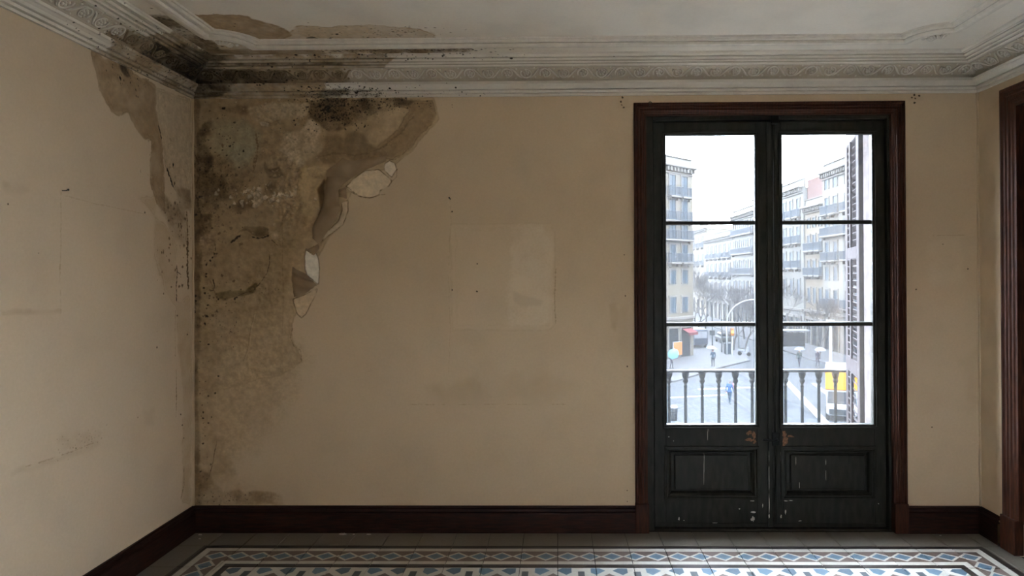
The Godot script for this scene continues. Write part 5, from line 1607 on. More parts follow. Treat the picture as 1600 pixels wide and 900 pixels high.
# ---------------------------------------------------------------- people
# Tapered bones melted into one skin and meshed as surface nets; colours ride on the vertices.
func body_mesh(bones: Array, cell: float) -> ArrayMesh:
	var lo := Vector3(1e9, 1e9, 1e9)
	var hi := -lo
	for b in bones:
		var rr := maxf(b[2], b[3])
		lo = lo.min(b[0] - Vector3.ONE * rr).min(b[1] - Vector3.ONE * rr)
		hi = hi.max(b[0] + Vector3.ONE * rr).max(b[1] + Vector3.ONE * rr)
	lo -= Vector3.ONE * 0.08
	hi += Vector3.ONE * 0.08
	var nx := int((hi.x - lo.x) / cell) + 2
	var ny := int((hi.y - lo.y) / cell) + 2
	var nz := int((hi.z - lo.z) / cell) + 2
	var F := PackedFloat32Array()
	F.resize(nx * ny * nz)
	F.fill(0.5)
	var who := PackedByteArray()
	who.resize(nx * ny * nz)
	var near := PackedFloat32Array()
	near.resize(nx * ny * nz)
	near.fill(9.0)
	for bi in bones.size():
		var b: Array = bones[bi]
		var A: Vector3 = b[0]
		var B: Vector3 = b[1]
		var ra: float = b[2]
		var rb: float = b[3]
		var k: float = b[5] if b.size() > 5 else 0.03
		var rr := maxf(ra, rb) + 0.09
		var l := ((A.min(B) - Vector3.ONE * rr - lo) / cell).floor()
		var u := ((A.max(B) + Vector3.ONE * rr - lo) / cell).ceil()
		var ab := B - A
		var ab2 := maxf(ab.length_squared(), 1e-6)
		for z in range(maxi(int(l.z), 0), mini(int(u.z) + 1, nz)):
			for y in range(maxi(int(l.y), 0), mini(int(u.y) + 1, ny)):
				for x in range(maxi(int(l.x), 0), mini(int(u.x) + 1, nx)):
					var p := lo + Vector3(x, y, z) * cell
					var t := clampf((p - A).dot(ab) / ab2, 0.0, 1.0)
					var d := p.distance_to(A + ab * t) - lerpf(ra, rb, t)
					var i := (z * ny + y) * nx + x
					var h := clampf(0.5 + 0.5 * (F[i] - d) / k, 0.0, 1.0)
					F[i] = lerpf(F[i], d, h) - k * h * (1.0 - h)
					if d < near[i]:
						near[i] = d
						who[i] = bi
	var st := SurfaceTool.new()
	st.begin(Mesh.PRIMITIVE_TRIANGLES)
	st.set_smooth_group(0)
	var at := {}
	var offs := [0, 1, nx, nx + 1, nx * ny, nx * ny + 1, nx * ny + nx, nx * ny + nx + 1]
	var cor := [Vector3(0, 0, 0), Vector3(1, 0, 0), Vector3(0, 1, 0), Vector3(1, 1, 0), Vector3(0, 0, 1), Vector3(1, 0, 1), Vector3(0, 1, 1), Vector3(1, 1, 1)]
	var edges := [[0, 1], [2, 3], [4, 5], [6, 7], [0, 2], [1, 3], [4, 6], [5, 7], [0, 4], [1, 5], [2, 6], [3, 7]]
	for z in nz - 1:
		for y in ny - 1:
			for x in nx - 1:
				var i := (z * ny + y) * nx + x
				if F[i] > 0.12 or F[i] < -0.12:
					continue
				var sum := Vector3.ZERO
				var n := 0
				for e in edges:
					var a := F[i + offs[e[0]]]
					var c := F[i + offs[e[1]]]
					if (a < 0.0) != (c < 0.0):
						sum += cor[e[0]].lerp(cor[e[1]], a / (a - c))
						n += 1
				if n:
					at[i] = [lo + (Vector3(x, y, z) + sum / n) * cell, bones[who[i]][4]]
	var strides := [1, nx, nx * ny]
	for i in at:
		for ax in 3:
			var j: int = i + strides[ax]
			if j >= F.size() or (F[i] < 0.0) == (F[j] < 0.0):
				continue
			var s1: int = strides[(ax + 1) % 3]
			var s2: int = strides[(ax + 2) % 3]
			if not (at.has(i - s1) and at.has(i - s2) and at.has(i - s1 - s2)):
				continue
			var n := Vector3.ZERO
			n[ax] = 1.0 if F[i] < 0.0 else -1.0
			var ps := [at[i], at[i - s1], at[i - s1 - s2], at[i - s2]]
			var flip: bool = (ps[2][0] - ps[0][0]).cross(ps[1][0] - ps[0][0]).dot(n) < 0.0
			for q in ([0, 2, 1, 0, 3, 2] if flip else [0, 1, 2, 0, 2, 3]):
				st.set_color(ps[q][1])
				st.add_vertex(ps[q][0])
	st.generate_normals()
	return st.commit()

# facing +z; stride in metres; hold: the hand that carries something, raised before the chest
func person(label: String, at: Vector3, turn: float, coat: Color, legs: Color, hair: Color, stride: float, hold: bool, bag := false) -> Node3D:
	var sk := Color(0.10, 0.055, 0.038)
	var shoe := Color(0.02, 0.02, 0.022)
	var b := []
	var hipc := Vector3(0, 0.93, 0)
	for s in [-1.0, 1.0]:
		var hip := hipc + Vector3(s * 0.09, -0.03, 0)
		var f: float = s * stride
		var knee := Vector3(s * 0.095, 0.50, f * 0.30 + 0.05)
		var ank := Vector3(s * 0.095, 0.09, f * 0.5)
		b.append([hip, knee, 0.088, 0.058, legs, 0.03])
		b.append([knee, ank, 0.057, 0.040, legs, 0.02])
		b.append([ank + Vector3(0, -0.035, -0.03), ank + Vector3(0, -0.055, 0.14), 0.045, 0.034, shoe, 0.02])
	b.append([hipc + Vector3(-0.05, -0.02, 0), hipc + Vector3(0.05, -0.02, 0), 0.125, 0.125, coat, 0.05])
	b.append([hipc + Vector3(0, 0.02, 0), Vector3(0, 1.18, 0), 0.130, 0.125, coat, 0.05])
	b.append([Vector3(-0.06, 1.30, 0.0), Vector3(0.06, 1.30, 0.0), 0.125, 0.125, coat, 0.05])
	b.append([Vector3(-0.15, 1.41, -0.01), Vector3(0.15, 1.41, -0.01), 0.065, 0.065, coat, 0.05])
	b.append([Vector3(0, 1.42, 0), Vector3(0, 1.54, 0.015), 0.058, 0.052, sk, 0.02])
	b.append([Vector3(0, 1.585, 0.035), Vector3(0, 1.655, 0.012), 0.068, 0.090, sk, 0.02])
	b.append([Vector3(0, 1.625, 0.105), Vector3(0, 1.605, 0.118), 0.012, 0.016, sk, 0.01])
	b.append([Vector3(-0.086, 1.62, 0.01), Vector3(0.086, 1.62, 0.01), 0.018, 0.018, sk, 0.01])
	b.append([Vector3(0, 1.685, -0.022), Vector3(0, 1.60, -0.045), 0.090, 0.074, hair, 0.015])
	for s in [-1.0, 1.0]:
		var sh := Vector3(s * 0.185, 1.40, -0.01)
		var el: Vector3
		var wr: Vector3
		if hold and s > 0:
			el = Vector3(0.235, 1.15, 0.06)
			wr = Vector3(0.14, 1.27, 0.25)
		else:
			el = Vector3(s * 0.235, 1.13, -0.03 - s * stride * 0.15)
			wr = Vector3(s * 0.225, 0.90, 0.06 - s * stride * 0.30)
		b.append([sh, el, 0.058, 0.045, coat, 0.025])
		b.append([el, wr, 0.045, 0.034, coat, 0.02])
		var dir := (wr - el).normalized()
		b.append([wr, wr + dir * 0.07, 0.030, 0.028, sk, 0.012])
	var o := base("person", at, turn)
	tag(o, label, "person", "people in the street")
	var m := mat(Color(1, 1, 1), 0.8, 0.0, 0.1)
	m.vertex_color_use_as_albedo = true
	put("body", body_mesh(b, 0.022), m, o)
	# hands: fingers and thumb from the end of each palm
	var hs := mesh_tool(true)
	for bone in b:
		if bone[2] == 0.030 and bone[3] == 0.028:
			var d: Vector3 = (bone[1] - bone[0]).normalized()
			var side := d.cross(Vector3.UP if absf(d.y) < 0.8 else Vector3.BACK).normalized()
			var curl := side.cross(d).normalized()
			for k in 4:
				var p: Vector3 = bone[1] + side * (k - 1.5) * 0.017
				var ln: float = [0.062, 0.072, 0.068, 0.052][k]
				add_tube(hs, [p, p + d * ln * 0.55, p + d * ln * 0.85 - curl * ln * 0.45], [0.010, 0.009, 0.007], 5)
			var tp: Vector3 = bone[0].lerp(bone[1], 0.35) + side * 0.026
			add_tube(hs, [tp, tp + side * 0.02 + d * 0.025, tp + side * 0.018 + d * 0.055], [0.011, 0.010, 0.008], 5)
	commit("fingers", hs, mat(sk.linear_to_srgb(), 0.7, 0.0, 0.1), o)
	if bag:
		pass
	return o

func umbrella(label: String, at: Vector3, turn: float, tilt: Vector3, color: Color, hand: Vector3) -> void:
	# stands in the hand of its person: at = the person's feet
	var u := base("umbrella", at, turn)
	tag(u, label, "umbrella", "umbrellas in the street")
	var piv := Transform3D(Basis.from_euler(tilt), hand)
	var st := mesh_tool(true)
	add_tube(st, [piv * Vector3(0, -0.14, 0), piv * Vector3(0, 0.80, 0)], [0.012, 0.008], 6)
	add_tube(st, [piv * Vector3(0, -0.14, 0), piv * Vector3(0.02, -0.18, 0), piv * Vector3(0.05, -0.18, 0), piv * Vector3(0.06, -0.14, 0)], [0.014, 0.014, 0.014, 0.012], 6)
	commit("shaft", st, M.dark_metal, u)
	st = mesh_tool()
	var R := 0.56
	var n := 8
	for k in n:
		var a0 := TAU * k / n
		var a1 := TAU * (k + 1) / n
		var prev := []
		for f in 6:
			var t := f / 5.0
			var y := 0.74 - 0.26 * t * t - 0.03 * t
			var r := R * t
			var am := (a0 + a1) * 0.5
			var pm := Vector3(cos(am) * r * 0.93, y + 0.02 * t * t, sin(am) * r * 0.93)
			var row := [piv * Vector3(cos(a0) * r, y, sin(a0) * r), piv * pm, piv * Vector3(cos(a1) * r, y, sin(a1) * r)]
			if prev:
				for q in 2:
					quad(st, prev[q], prev[q + 1], row[q + 1], row[q], piv.basis * Vector3.UP)
			prev = row
	var m := mat(color, 0.45, 0.0, 0.1)
	commit("canopy", st, m, u)
	st = mesh_tool()
	for k in n:
		var a := TAU * k / n
		add_tube(st, [piv * Vector3(0, 0.72, 0), piv * Vector3(cos(a) * R * 0.5, 0.645, sin(a) * R * 0.5), piv * Vector3(cos(a) * R, 0.44, sin(a) * R)], [0.006, 0.006, 0.006], 4)
	commit("ribs", st, M.dark_metal, u)

func add_wheel(st: SurfaceTool, c: Vector3, r: float, w: float) -> void:
	add_lathe(st, [Vector2(0, -w * 0.5), Vector2(r * 0.85, -w * 0.5), Vector2(r, -w * 0.35), Vector2(r, w * 0.35), Vector2(r * 0.85, w * 0.5), Vector2(0, w * 0.5)], 14, Transform3D(Basis(Vector3(0, 0, 1), PI / 2), c))

func build_street() -> void:
	street_materials()
	var st := mesh_tool()
	add_box(st, Vector3(-160, GY - 0.3, -340), Vector3(220, GY, -2.0))
	var o := commit("ground", st, M.asphalt)
	tag(o, "wet grey asphalt of the avenue below", "street", "", "structure")
	# pavements
	var walk := func(label: String, poly: Array) -> void:
		var s := mesh_tool()
		var p2 := PackedVector2Array()
		for p in poly: p2.append(Vector2(p[0], p[1]))
		var idx := Geometry2D.triangulate_polygon(p2)
		var y := GY + 0.14
		for k in range(0, idx.size(), 3):
			tri(s, Vector3(p2[idx[k]].x, y, p2[idx[k]].y), Vector3(p2[idx[k + 1]].x, y, p2[idx[k + 1]].y), Vector3(p2[idx[k + 2]].x, y, p2[idx[k + 2]].y), Vector3.UP)
		for k in p2.size():
			var a := p2[k]
			var c := p2[(k + 1) % p2.size()]
			var e := (c - a).orthogonal()
			quad(s, Vector3(a.x, GY, a.y), Vector3(c.x, GY, c.y), Vector3(c.x, y, c.y), Vector3(a.x, y, a.y), Vector3(e.x, 0, e.y))
		var w := commit("pavement", s, M.pavement)
		tag(w, label, "pavement", "", "structure")
	walk.call("wet pavement at the chamfered corner building", [[-20, -52], [5, -52], [10.5, -56], [16, -64], [20.8, -70], [21.8, -78], [21.8, -180], [-20, -180]])
	walk.call("wet pavement below the long row of houses", [[27.5, -180], [27.5, -70], [29.5, -63], [36, -58], [60, -58], [60, -180]])
	# road markings
	var mark := func(label: String, a: Vector2, b: Vector2, w: float) -> void:
		var s := mesh_tool()
		var d := (b - a).normalized().orthogonal() * w * 0.5
		var y := GY + 0.012
		var p := [a + d, b + d, b - d, a - d]
		quad(s, Vector3(p[0].x, y, p[0].y), Vector3(p[1].x, y, p[1].y), Vector3(p[2].x, y, p[2].y), Vector3(p[3].x, y, p[3].y), Vector3.UP)
		for k in 4:
			var q: Vector2 = p[(k + 1) % 4]
			quad(s, Vector3(p[k].x, GY, p[k].y), Vector3(q.x, GY, q.y), Vector3(q.x, y, q.y), Vector3(p[k].x, y, p[k].y), Vector3(p[k].x + q.x - a.x - b.x, 0, p[k].y + q.y - a.y - b.y))
		var r := commit("road_marking", s, M.road_paint)
		tag(r, label, "road marking", "white lines on the asphalt")
	mark.call("long white line slanting across the asphalt behind the right balusters", Vector2(20.2, -57.0), Vector2(16.5, -37.0), 0.5)
	mark.call("second white line slanting across the asphalt left of the yellow truck", Vector2(22.0, -55.0), Vector2(19.5, -40.0), 0.35)
	mark.call("white stop line in front of the walker in blue", Vector2(11.5, -52.0), Vector2(19.0, -53.5), 0.45)
	mark.call("white line near the corner pavement behind the left balusters", Vector2(6.0, -47.5), Vector2(13.0, -49.5), 0.4)
	# houses
	house("cream chamfered corner house with shuttered windows, left of the avenue", Vector3(7.1, GY, -66.0), PI / 4, 12.0, 21.3, [2.9, 5.2, 8.0, 10.3],
		[[18.1, 2.3, "each"], [15.4, 2.3, "long"], [13.3, 1.6, "long"], [10.75, 1.95, "each"], [8.35, 1.5, "none"], [5.15, 1.7, "none"]], M.stone_cream, {"depth": 8.0})
	house("narrow house behind the chamfered corner house", Vector3(17.2, GY, -97.0), PI / 2, 16.0, 19.5, [2, 5, 8, 11, 14],
		[[16.2, 2.2, "each"], [12.6, 2.3, "each"], [9.0, 2.3, "long"], [5.4, 2.2, "none"]], M.stone_white)
	house("tall white house with dentilled cornice next to the louvred shutter", Vector3(33.0, GY, -81.1), -PI / 2, 16.0, 21.6, [1.4, 3.9, 7.2, 9.7, 12.8],
		[[19.7, 1.2, "none"], [16.6, 2.0, "each"], [14.0, 1.6, "long"], [11.0, 2.2, "each"], [8.6, 1.6, "none"], [5.4, 2.0, "each"]], M.stone_white)
	var hb := house("house with pink brick attic below the dentilled white house", Vector3(33.2, GY, -87.7), -PI / 2, 6.6, 18.0, [1.4, 3.3, 5.3],
		[[15.4, 1.2, "none"], [12.4, 2.0, "each"], [9.2, 1.9, "each"], [5.6, 1.9, "none"]], M.stone_warm, {"window": 0.9})
	st = mesh_tool()
	add_box(st, Vector3(0.0, 18.2, -9.0), Vector3(6.55, 21.9, -0.3), 0.05)
	commit("brick_attic", st, M.brick, hb)
	house("pale house with bracketed cornice just right of the door's middle", Vector3(33.0, GY, -97.0), -PI / 2, 9.2, 21.0, [1.8, 4.6, 7.4],
		[[17.2, 2.4, "each"], [13.6, 2.2, "each"], [10.2, 2.2, "each"], [6.4, 2.2, "none"]], M.stone_white)
	house("cream house of the row behind the door's middle stile", Vector3(33.1, GY, -110.2), -PI / 2, 13.1, 21.5, [2, 5, 8, 11],
		[[17.6, 2.3, "each"], [13.9, 2.3, "each"], [10.2, 2.3, "long"], [6.2, 2.2, "none"]], M.stone_cream)
	house("far house with long rows of blue-grey balconies", Vector3(33.0, GY, -124.7), -PI / 2, 14.4, 19.8, [1.6, 4.3, 7.0, 9.7, 12.6],
		[[16.4, 2.3, "long"], [13.0, 2.3, "long"], [9.4, 2.3, "long"], [5.8, 2.2, "none"]], M.stone_white)
	house("far low white house with small single balconies", Vector3(33.0, GY, -148.0), -PI / 2, 23.2, 16.6, [2, 5.8, 9.6, 13.4, 17.2, 21.0],
		[[12.6, 2.6, "each"], [8.8, 2.6, "each"], [5.2, 2.4, "none"]], M.stone_white)
	house("farthest pale house closing the row", Vector3(33.2, GY, -185.0), -PI / 2, 36.8, 19.5, [3, 8, 13, 18, 23, 28, 33],
		[[15.5, 2.4, "each"], [11.4, 2.4, "each"], [7.2, 2.4, "none"]], M.stone_cream)
	house("taller grey house rising behind the low white house", Vector3(45.0, GY, -152.0), -PI / 2, 34.0, 22.0, [2, 5, 8, 11, 14, 17, 20, 23, 26, 29, 32],
		[[18.6, 2.2, "none"]], M.stone_white, {"shops": false})
	house("plain cream house left of the chamfered corner house", Vector3(-22.3, GY, -66.0), 0.0, 23.0, 20.0, [2.5, 6, 9.5, 13, 16.5, 20],
		[[16.2, 2.2, "each"], [12.6, 2.3, "each"], [9.0, 2.3, "each"], [5.4, 2.2, "none"]], M.stone_cream, {"depth": 6.0})
	house("pale house at the near end of the row, behind the shutter", Vector3(36.0, GY, -62.5), -PI / 2, 24.0, 20.5, [2.5, 6, 9.5, 13, 16.5, 20],
		[[16.6, 2.2, "each"], [12.9, 2.3, "each"], [9.2, 2.3, "long"], [5.4, 2.2, "none"]], M.stone_white)
	# bare street trees
	var kinds := [tree_mesh(3, 12.0), tree_mesh(8, 12.5), tree_mesh(21, 11.5)]
	var spots := [[21.4, -79.5, 0, 0.74, "bare tree with forked trunk behind the parked van"], [21.0, -93, 1, 0.95, "bare tree second along the left kerb"], [22.0, -103, 2, 0.9, "bare tree third along the left kerb"], [20.9, -116, 0, 1.0, "bare tree fourth along the left kerb"], [23.6, -82, 2, 0.72, "bare tree inside the curve of the arched lamp"], [23.4, -112, 1, 0.85, "bare tree on the far side of the arched lamp"],
		[26.2, -77, 1, 0.80, "bare tree behind the right umbrella walker"], [27.2, -86, 0, 0.8, "bare tree before the brick-topped house"], [27.0, -95, 2, 0.85, "bare tree beside the door's middle stile on the right"], [28.4, -70.5, 2, 0.74, "bare tree closest to the louvred shutter"]]
	for s in spots:
		var t := base("bare_tree", Vector3(s[0], GY, s[1]), s[0] * 7.0 + s[1])
		t.scale = Vector3.ONE * s[3]
		tag(t, s[4], "tree", "bare street trees")
		put("trunk", kinds[s[2]][0], M.bark, t)
		put("twigs", kinds[s[2]][1], M.bark, t).set_meta("kind", "stuff")
	# people under umbrellas
	person("walker in a long dark teal coat seen from behind under a pale green umbrella", Vector3(15.6, GY + 0.14, -64.7), PI, Color(0.004, 0.010, 0.012), Color(0.004, 0.006, 0.007), Color(0.02, 0.015, 0.012), 0.12, true)
	umbrella("pale green umbrella of the walker on the corner pavement", Vector3(15.6, GY + 0.14, -64.7), PI, Vector3(0.05, 0, 0.1), Color(0.25, 0.30, 0.30), Vector3(0.14, 1.32, 0.27))
	person("walker in a blue jacket crossing the wet road with a pink bag", Vector3(12.5, GY, -45.8), 2.6, Color(0.006, 0.015, 0.028), Color(0.006, 0.009, 0.014), Color(0.02, 0.02, 0.025), 0.42, false)
	st = mesh_tool()
	add_box(st, Vector3(-0.15, 0.0, -0.07), Vector3(0.15, 0.34, 0.07), 0.04)
	var bag := base("shoulder_bag", Vector3(12.76, GY + 1.10, -45.9), 1.2)
	tag(bag, "pink bag at the shoulder of the walker in blue", "bag")
	commit("pouch", st, mat(Color(0.30, 0.15, 0.16), 0.7, 0.0, 0.1), bag)
	st = mesh_tool(true)
	add_tube(st, [Vector3(-0.12, 0.33, 0), Vector3(-0.06, 0.46, 0), Vector3(0.06, 0.46, 0), Vector3(0.12, 0.33, 0)], [0.012, 0.012, 0.012, 0.012], 5)
	commit("strap", st, mat(Color(0.22, 0.11, 0.12), 0.7, 0.0, 0.1), bag)
	person("striding walker in dark clothes under the wide grey umbrella", Vector3(24.5, GY, -65.5), -0.6, Color(0.006, 0.008, 0.011), Color(0.006, 0.007, 0.010), Color(0.02, 0.02, 0.02), 0.62, true)
	umbrella("wide grey umbrella, left of the pair on the right", Vector3(24.5, GY, -65.5), -0.6, Vector3(0.05, 0, 0), Color(0.19, 0.205, 0.23), Vector3(0.14, 1.32, 0.27))
	person("walker in a dark coat under the pale grey umbrella beside the lamp post", Vector3(26.2, GY, -65.2), 0.5, Color(0.006, 0.007, 0.010), Color(0.006, 0.006, 0.008), Color(0.02, 0.02, 0.02), 0.2, true)
	umbrella("pale grey umbrella, right of the pair on the right", Vector3(26.2, GY, -65.2), 0.5, Vector3(0.1, 0, 0.12), Color(0.24, 0.25, 0.275), Vector3(0.14, 1.30, 0.27))
	person("walker in black half hidden behind a light blue umbrella by the shop", Vector3(11.2, GY + 0.14, -63.4), 1.2, Color(0.007, 0.009, 0.011), Color(0.006, 0.006, 0.008), Color(0.02, 0.02, 0.02), 0.2, true)
	umbrella("light blue umbrella held low at the left edge of the glass", Vector3(11.2, GY + 0.14, -63.4), 1.2, Vector3(0.0, 0, 1.1), Color(0.14, 0.24, 0.29), Vector3(0.14, 1.28, 0.27))
	# street furniture
	var lamp := base("arched_street_lamp", Vector3(19.5, GY + 0.14, -74.8))
	tag(lamp, "white arched street lamp curving over the trees", "street lamp")
	st = mesh_tool(true)
	var pts := [Vector3(0, 0, 0), Vector3(0, 3.6, 0)]
	for k in 9:
		var a := PI - k / 8.0 * PI * 0.55
		pts.append(Vector3(3.0 + cos(a) * 3.0, 3.6 + sin(a) * 2.7, 0))
	var rr := []
	for k in pts.size(): rr.append(0.10 if k < 2 else 0.085)
	add_tube(st, pts, rr, 8)
	commit("pole", st, M.pale_metal, lamp)
	st = mesh_tool()
	add_box(st, Vector3(3.3, 6.10, -0.15), Vector3(4.2, 6.28, 0.15), 0.05)
	commit("head", st, M.pale_metal, lamp)
	var post := base("lamp_post", Vector3(26.9, GY, -63.6))
	tag(post, "pale grey lamp post between the umbrellas and the shutter", "lamp post")
	st = mesh_tool(true)
	add_lathe(st, [Vector2(0.22, 0), Vector2(0.22, 0.5), Vector2(0.15, 0.6), Vector2(0.12, 4.8), Vector2(0.0, 4.9)], 10)
	commit("shaft", st, M.pale_metal, post)
	st = mesh_tool()
	add_box(st, Vector3(-0.3, 4.7, -0.3), Vector3(0.3, 4.85, 0.3), 0.03)
	commit("cap", st, M.pale_metal, post)
	for q in [[18.7, -78.7, 5.4, "dark pole with a sign box behind the green umbrella", true], [19.5, -77.3, 3.9, "thin dark pole beside the dark cabinet", false], [20.8, -74.6, 3.6, "dark pole next to the white scooter", false]]:
		var p := base("sign_pole", Vector3(q[0], GY + 0.14, q[1]))
		tag(p, q[3], "pole", "dark street poles")
		st = mesh_tool(true)
		add_lathe(st, [Vector2(0.10, 0), Vector2(0.08, 0.3), Vector2(0.055, q[2]), Vector2(0.0, q[2] + 0.02)], 8)
		commit("shaft", st, M.dark_metal, p)
		st = mesh_tool()
		if q[4]: add_box(st, Vector3(-0.3, 1.9, -0.12), Vector3(0.3, 2.5, 0.12), 0.05)
		else: add_box(st, Vector3(-0.09, q[2] - 0.1, -0.09), Vector3(0.09, q[2] + 0.06, 0.09), 0.02)
		commit("box", st, M.dark_metal, p)
	var cab := base("utility_cabinet", Vector3(19.75, GY + 0.14, -75.6))
	tag(cab, "dark utility cabinet on the corner pavement", "cabinet")
	st = mesh_tool()
	add_box(st, Vector3(-0.35, 0, -0.3), Vector3(0.35, 1.15, 0.3), 0.04)
	add_box(st, Vector3(-0.4, 1.15, -0.34), Vector3(0.4, 1.25, 0.34), 0.03)
	commit("body", st, M.dark_metal, cab)
	st = mesh_tool()
	add_box(st, Vector3(-0.28, 0.12, 0.3), Vector3(0.28, 1.05, 0.32), 0.008)
	commit("door", st, M.blue_paint, cab)
	# traffic light with an amber lamp
	var tl := base("traffic_light", Vector3(20.0, GY + 0.14, -74.4))
	tag(tl, "pale traffic light glowing amber beside the arched lamp", "traffic light")
	st = mesh_tool(true)
	add_lathe(st, [Vector2(0.10, 0), Vector2(0.07, 2.2), Vector2(0.0, 2.21)], 8)
	commit("pole", st, M.pale_metal, tl)
	st = mesh_tool()
	add_box(st, Vector3(-0.19, 2.2, -0.16), Vector3(0.19, 3.1, 0.16), 0.05)
	commit("housing", st, mat(Color(0.22, 0.14, 0.05), 0.6, 0.0, 0.1), tl)
	var amber := mat(Color(0.9, 0.5, 0.15), 0.4, 0.0, 0.1)
	amber.emission_enabled = true
	amber.emission = Color(1.0, 0.55, 0.15)
	amber.emission_energy_multiplier = 1.2
	M.amber = amber
	st = mesh_tool()
	add_lathe(st, [Vector2(0.0, 0.02), Vector2(0.12, 0.0)], 12, Transform3D(Basis(Vector3(1, 0, 0), PI / 2), Vector3(0, 2.65, 0.17)))
	commit("signal_lamp", st, amber, tl)
	var al := OmniLight3D.new()
	al.name = "amber_light"
	al.light_color = Color(1.0, 0.55, 0.15)
	al.light_energy = 1.0
	al.light_size = 0.12
	al.omni_range = 12.0
	al.omni_attenuation = 2.0
	al.shadow_enabled = true
	al.position = Vector3(0, 2.65, 0.32)
	tl.add_child(al)
	# lit shop sign and awning at the corner house
	var sg := base("shop_sign", Vector3(13.2, GY + 0.45, -71.3), PI / 4)
	tag(sg, "glowing orange shop sign beside the light blue umbrella", "sign")
	st = mesh_tool()
	add_box(st, Vector3(-0.85, 0.0, -0.06), Vector3(0.85, 1.55, 0.06), 0.03)
	commit("case", st, M.pale_metal, sg)
	var glow := mat(Color(0.22, 0.12, 0.05), 0.5, 0.0, 0.1)
	glow.emission_enabled = true
	glow.emission = Color(1.0, 0.66, 0.36)
	glow.emission_energy_multiplier = 0.5
	st = mesh_tool()
	add_box(st, Vector3(-0.78, 0.06, 0.06), Vector3(0.78, 1.49, 0.075), 0.005)
	commit("lit_sign_panel", st, glow, sg)
	var ol := AreaLight3D.new()
	ol.name = "sign_light"
	ol.light_color = Color(1.0, 0.66, 0.36)
	ol.light_energy = 1.0
	ol.area_size = Vector2(1.5, 1.4)
	ol.shadow_enabled = true
	ol.position = Vector3(0, 0.78, 0.1)
	ol.rotation.y = PI
	sg.add_child(ol)
	var aw := base("shop_awning", Vector3(14.55, GY + 2.75, -73.0), PI / 4)
	tag(aw, "small red awning over the corner shop", "awning")
	st = mesh_tool()
	quad(st, Vector3(-0.9, 0.55, 0.05), Vector3(0.9, 0.55, 0.05), Vector3(0.9, 0.15, 0.9), Vector3(-0.9, 0.15, 0.9), Vector3(0, 1, 1))
	quad(st, Vector3(-0.9, 0.15, 0.9), Vector3(0.9, 0.15, 0.9), Vector3(0.9, -0.12, 0.9), Vector3(-0.9, -0.12, 0.9), Vector3(0, 0, 1))
	commit("cloth", st, M.red_cloth, aw)
	st = mesh_tool()
	for x in [-0.88, 0.88]:
		add_tube(st, [Vector3(x, 0.15, 0.0), Vector3(x, 0.15, 0.9)], [0.02, 0.02], 5)
	add_tube(st, [Vector3(-0.9, 0.15, 0.9), Vector3(0.9, 0.15, 0.9)], [0.02, 0.02], 5)
	commit("frame", st, M.dark_metal, aw)
	build_vehicles()
	# rain haze over the avenue
	var fog := FogVolume.new()
	fog.name = "rain_haze"
	fog.shape = RenderingServer.FOG_VOLUME_SHAPE_BOX
	fog.size = Vector3(120, 60, 200)
	fog.position = Vector3(20, GY + 30.0, -115.0)
	var fm := FogMaterial.new()
	fm.density = 0.00013
	fm.albedo = Color(0.95, 0.97, 1.0)
	fog.material = fm
	tag(fog, "thin white rain haze over the avenue", "haze", "", "stuff")
	add_child(fog)

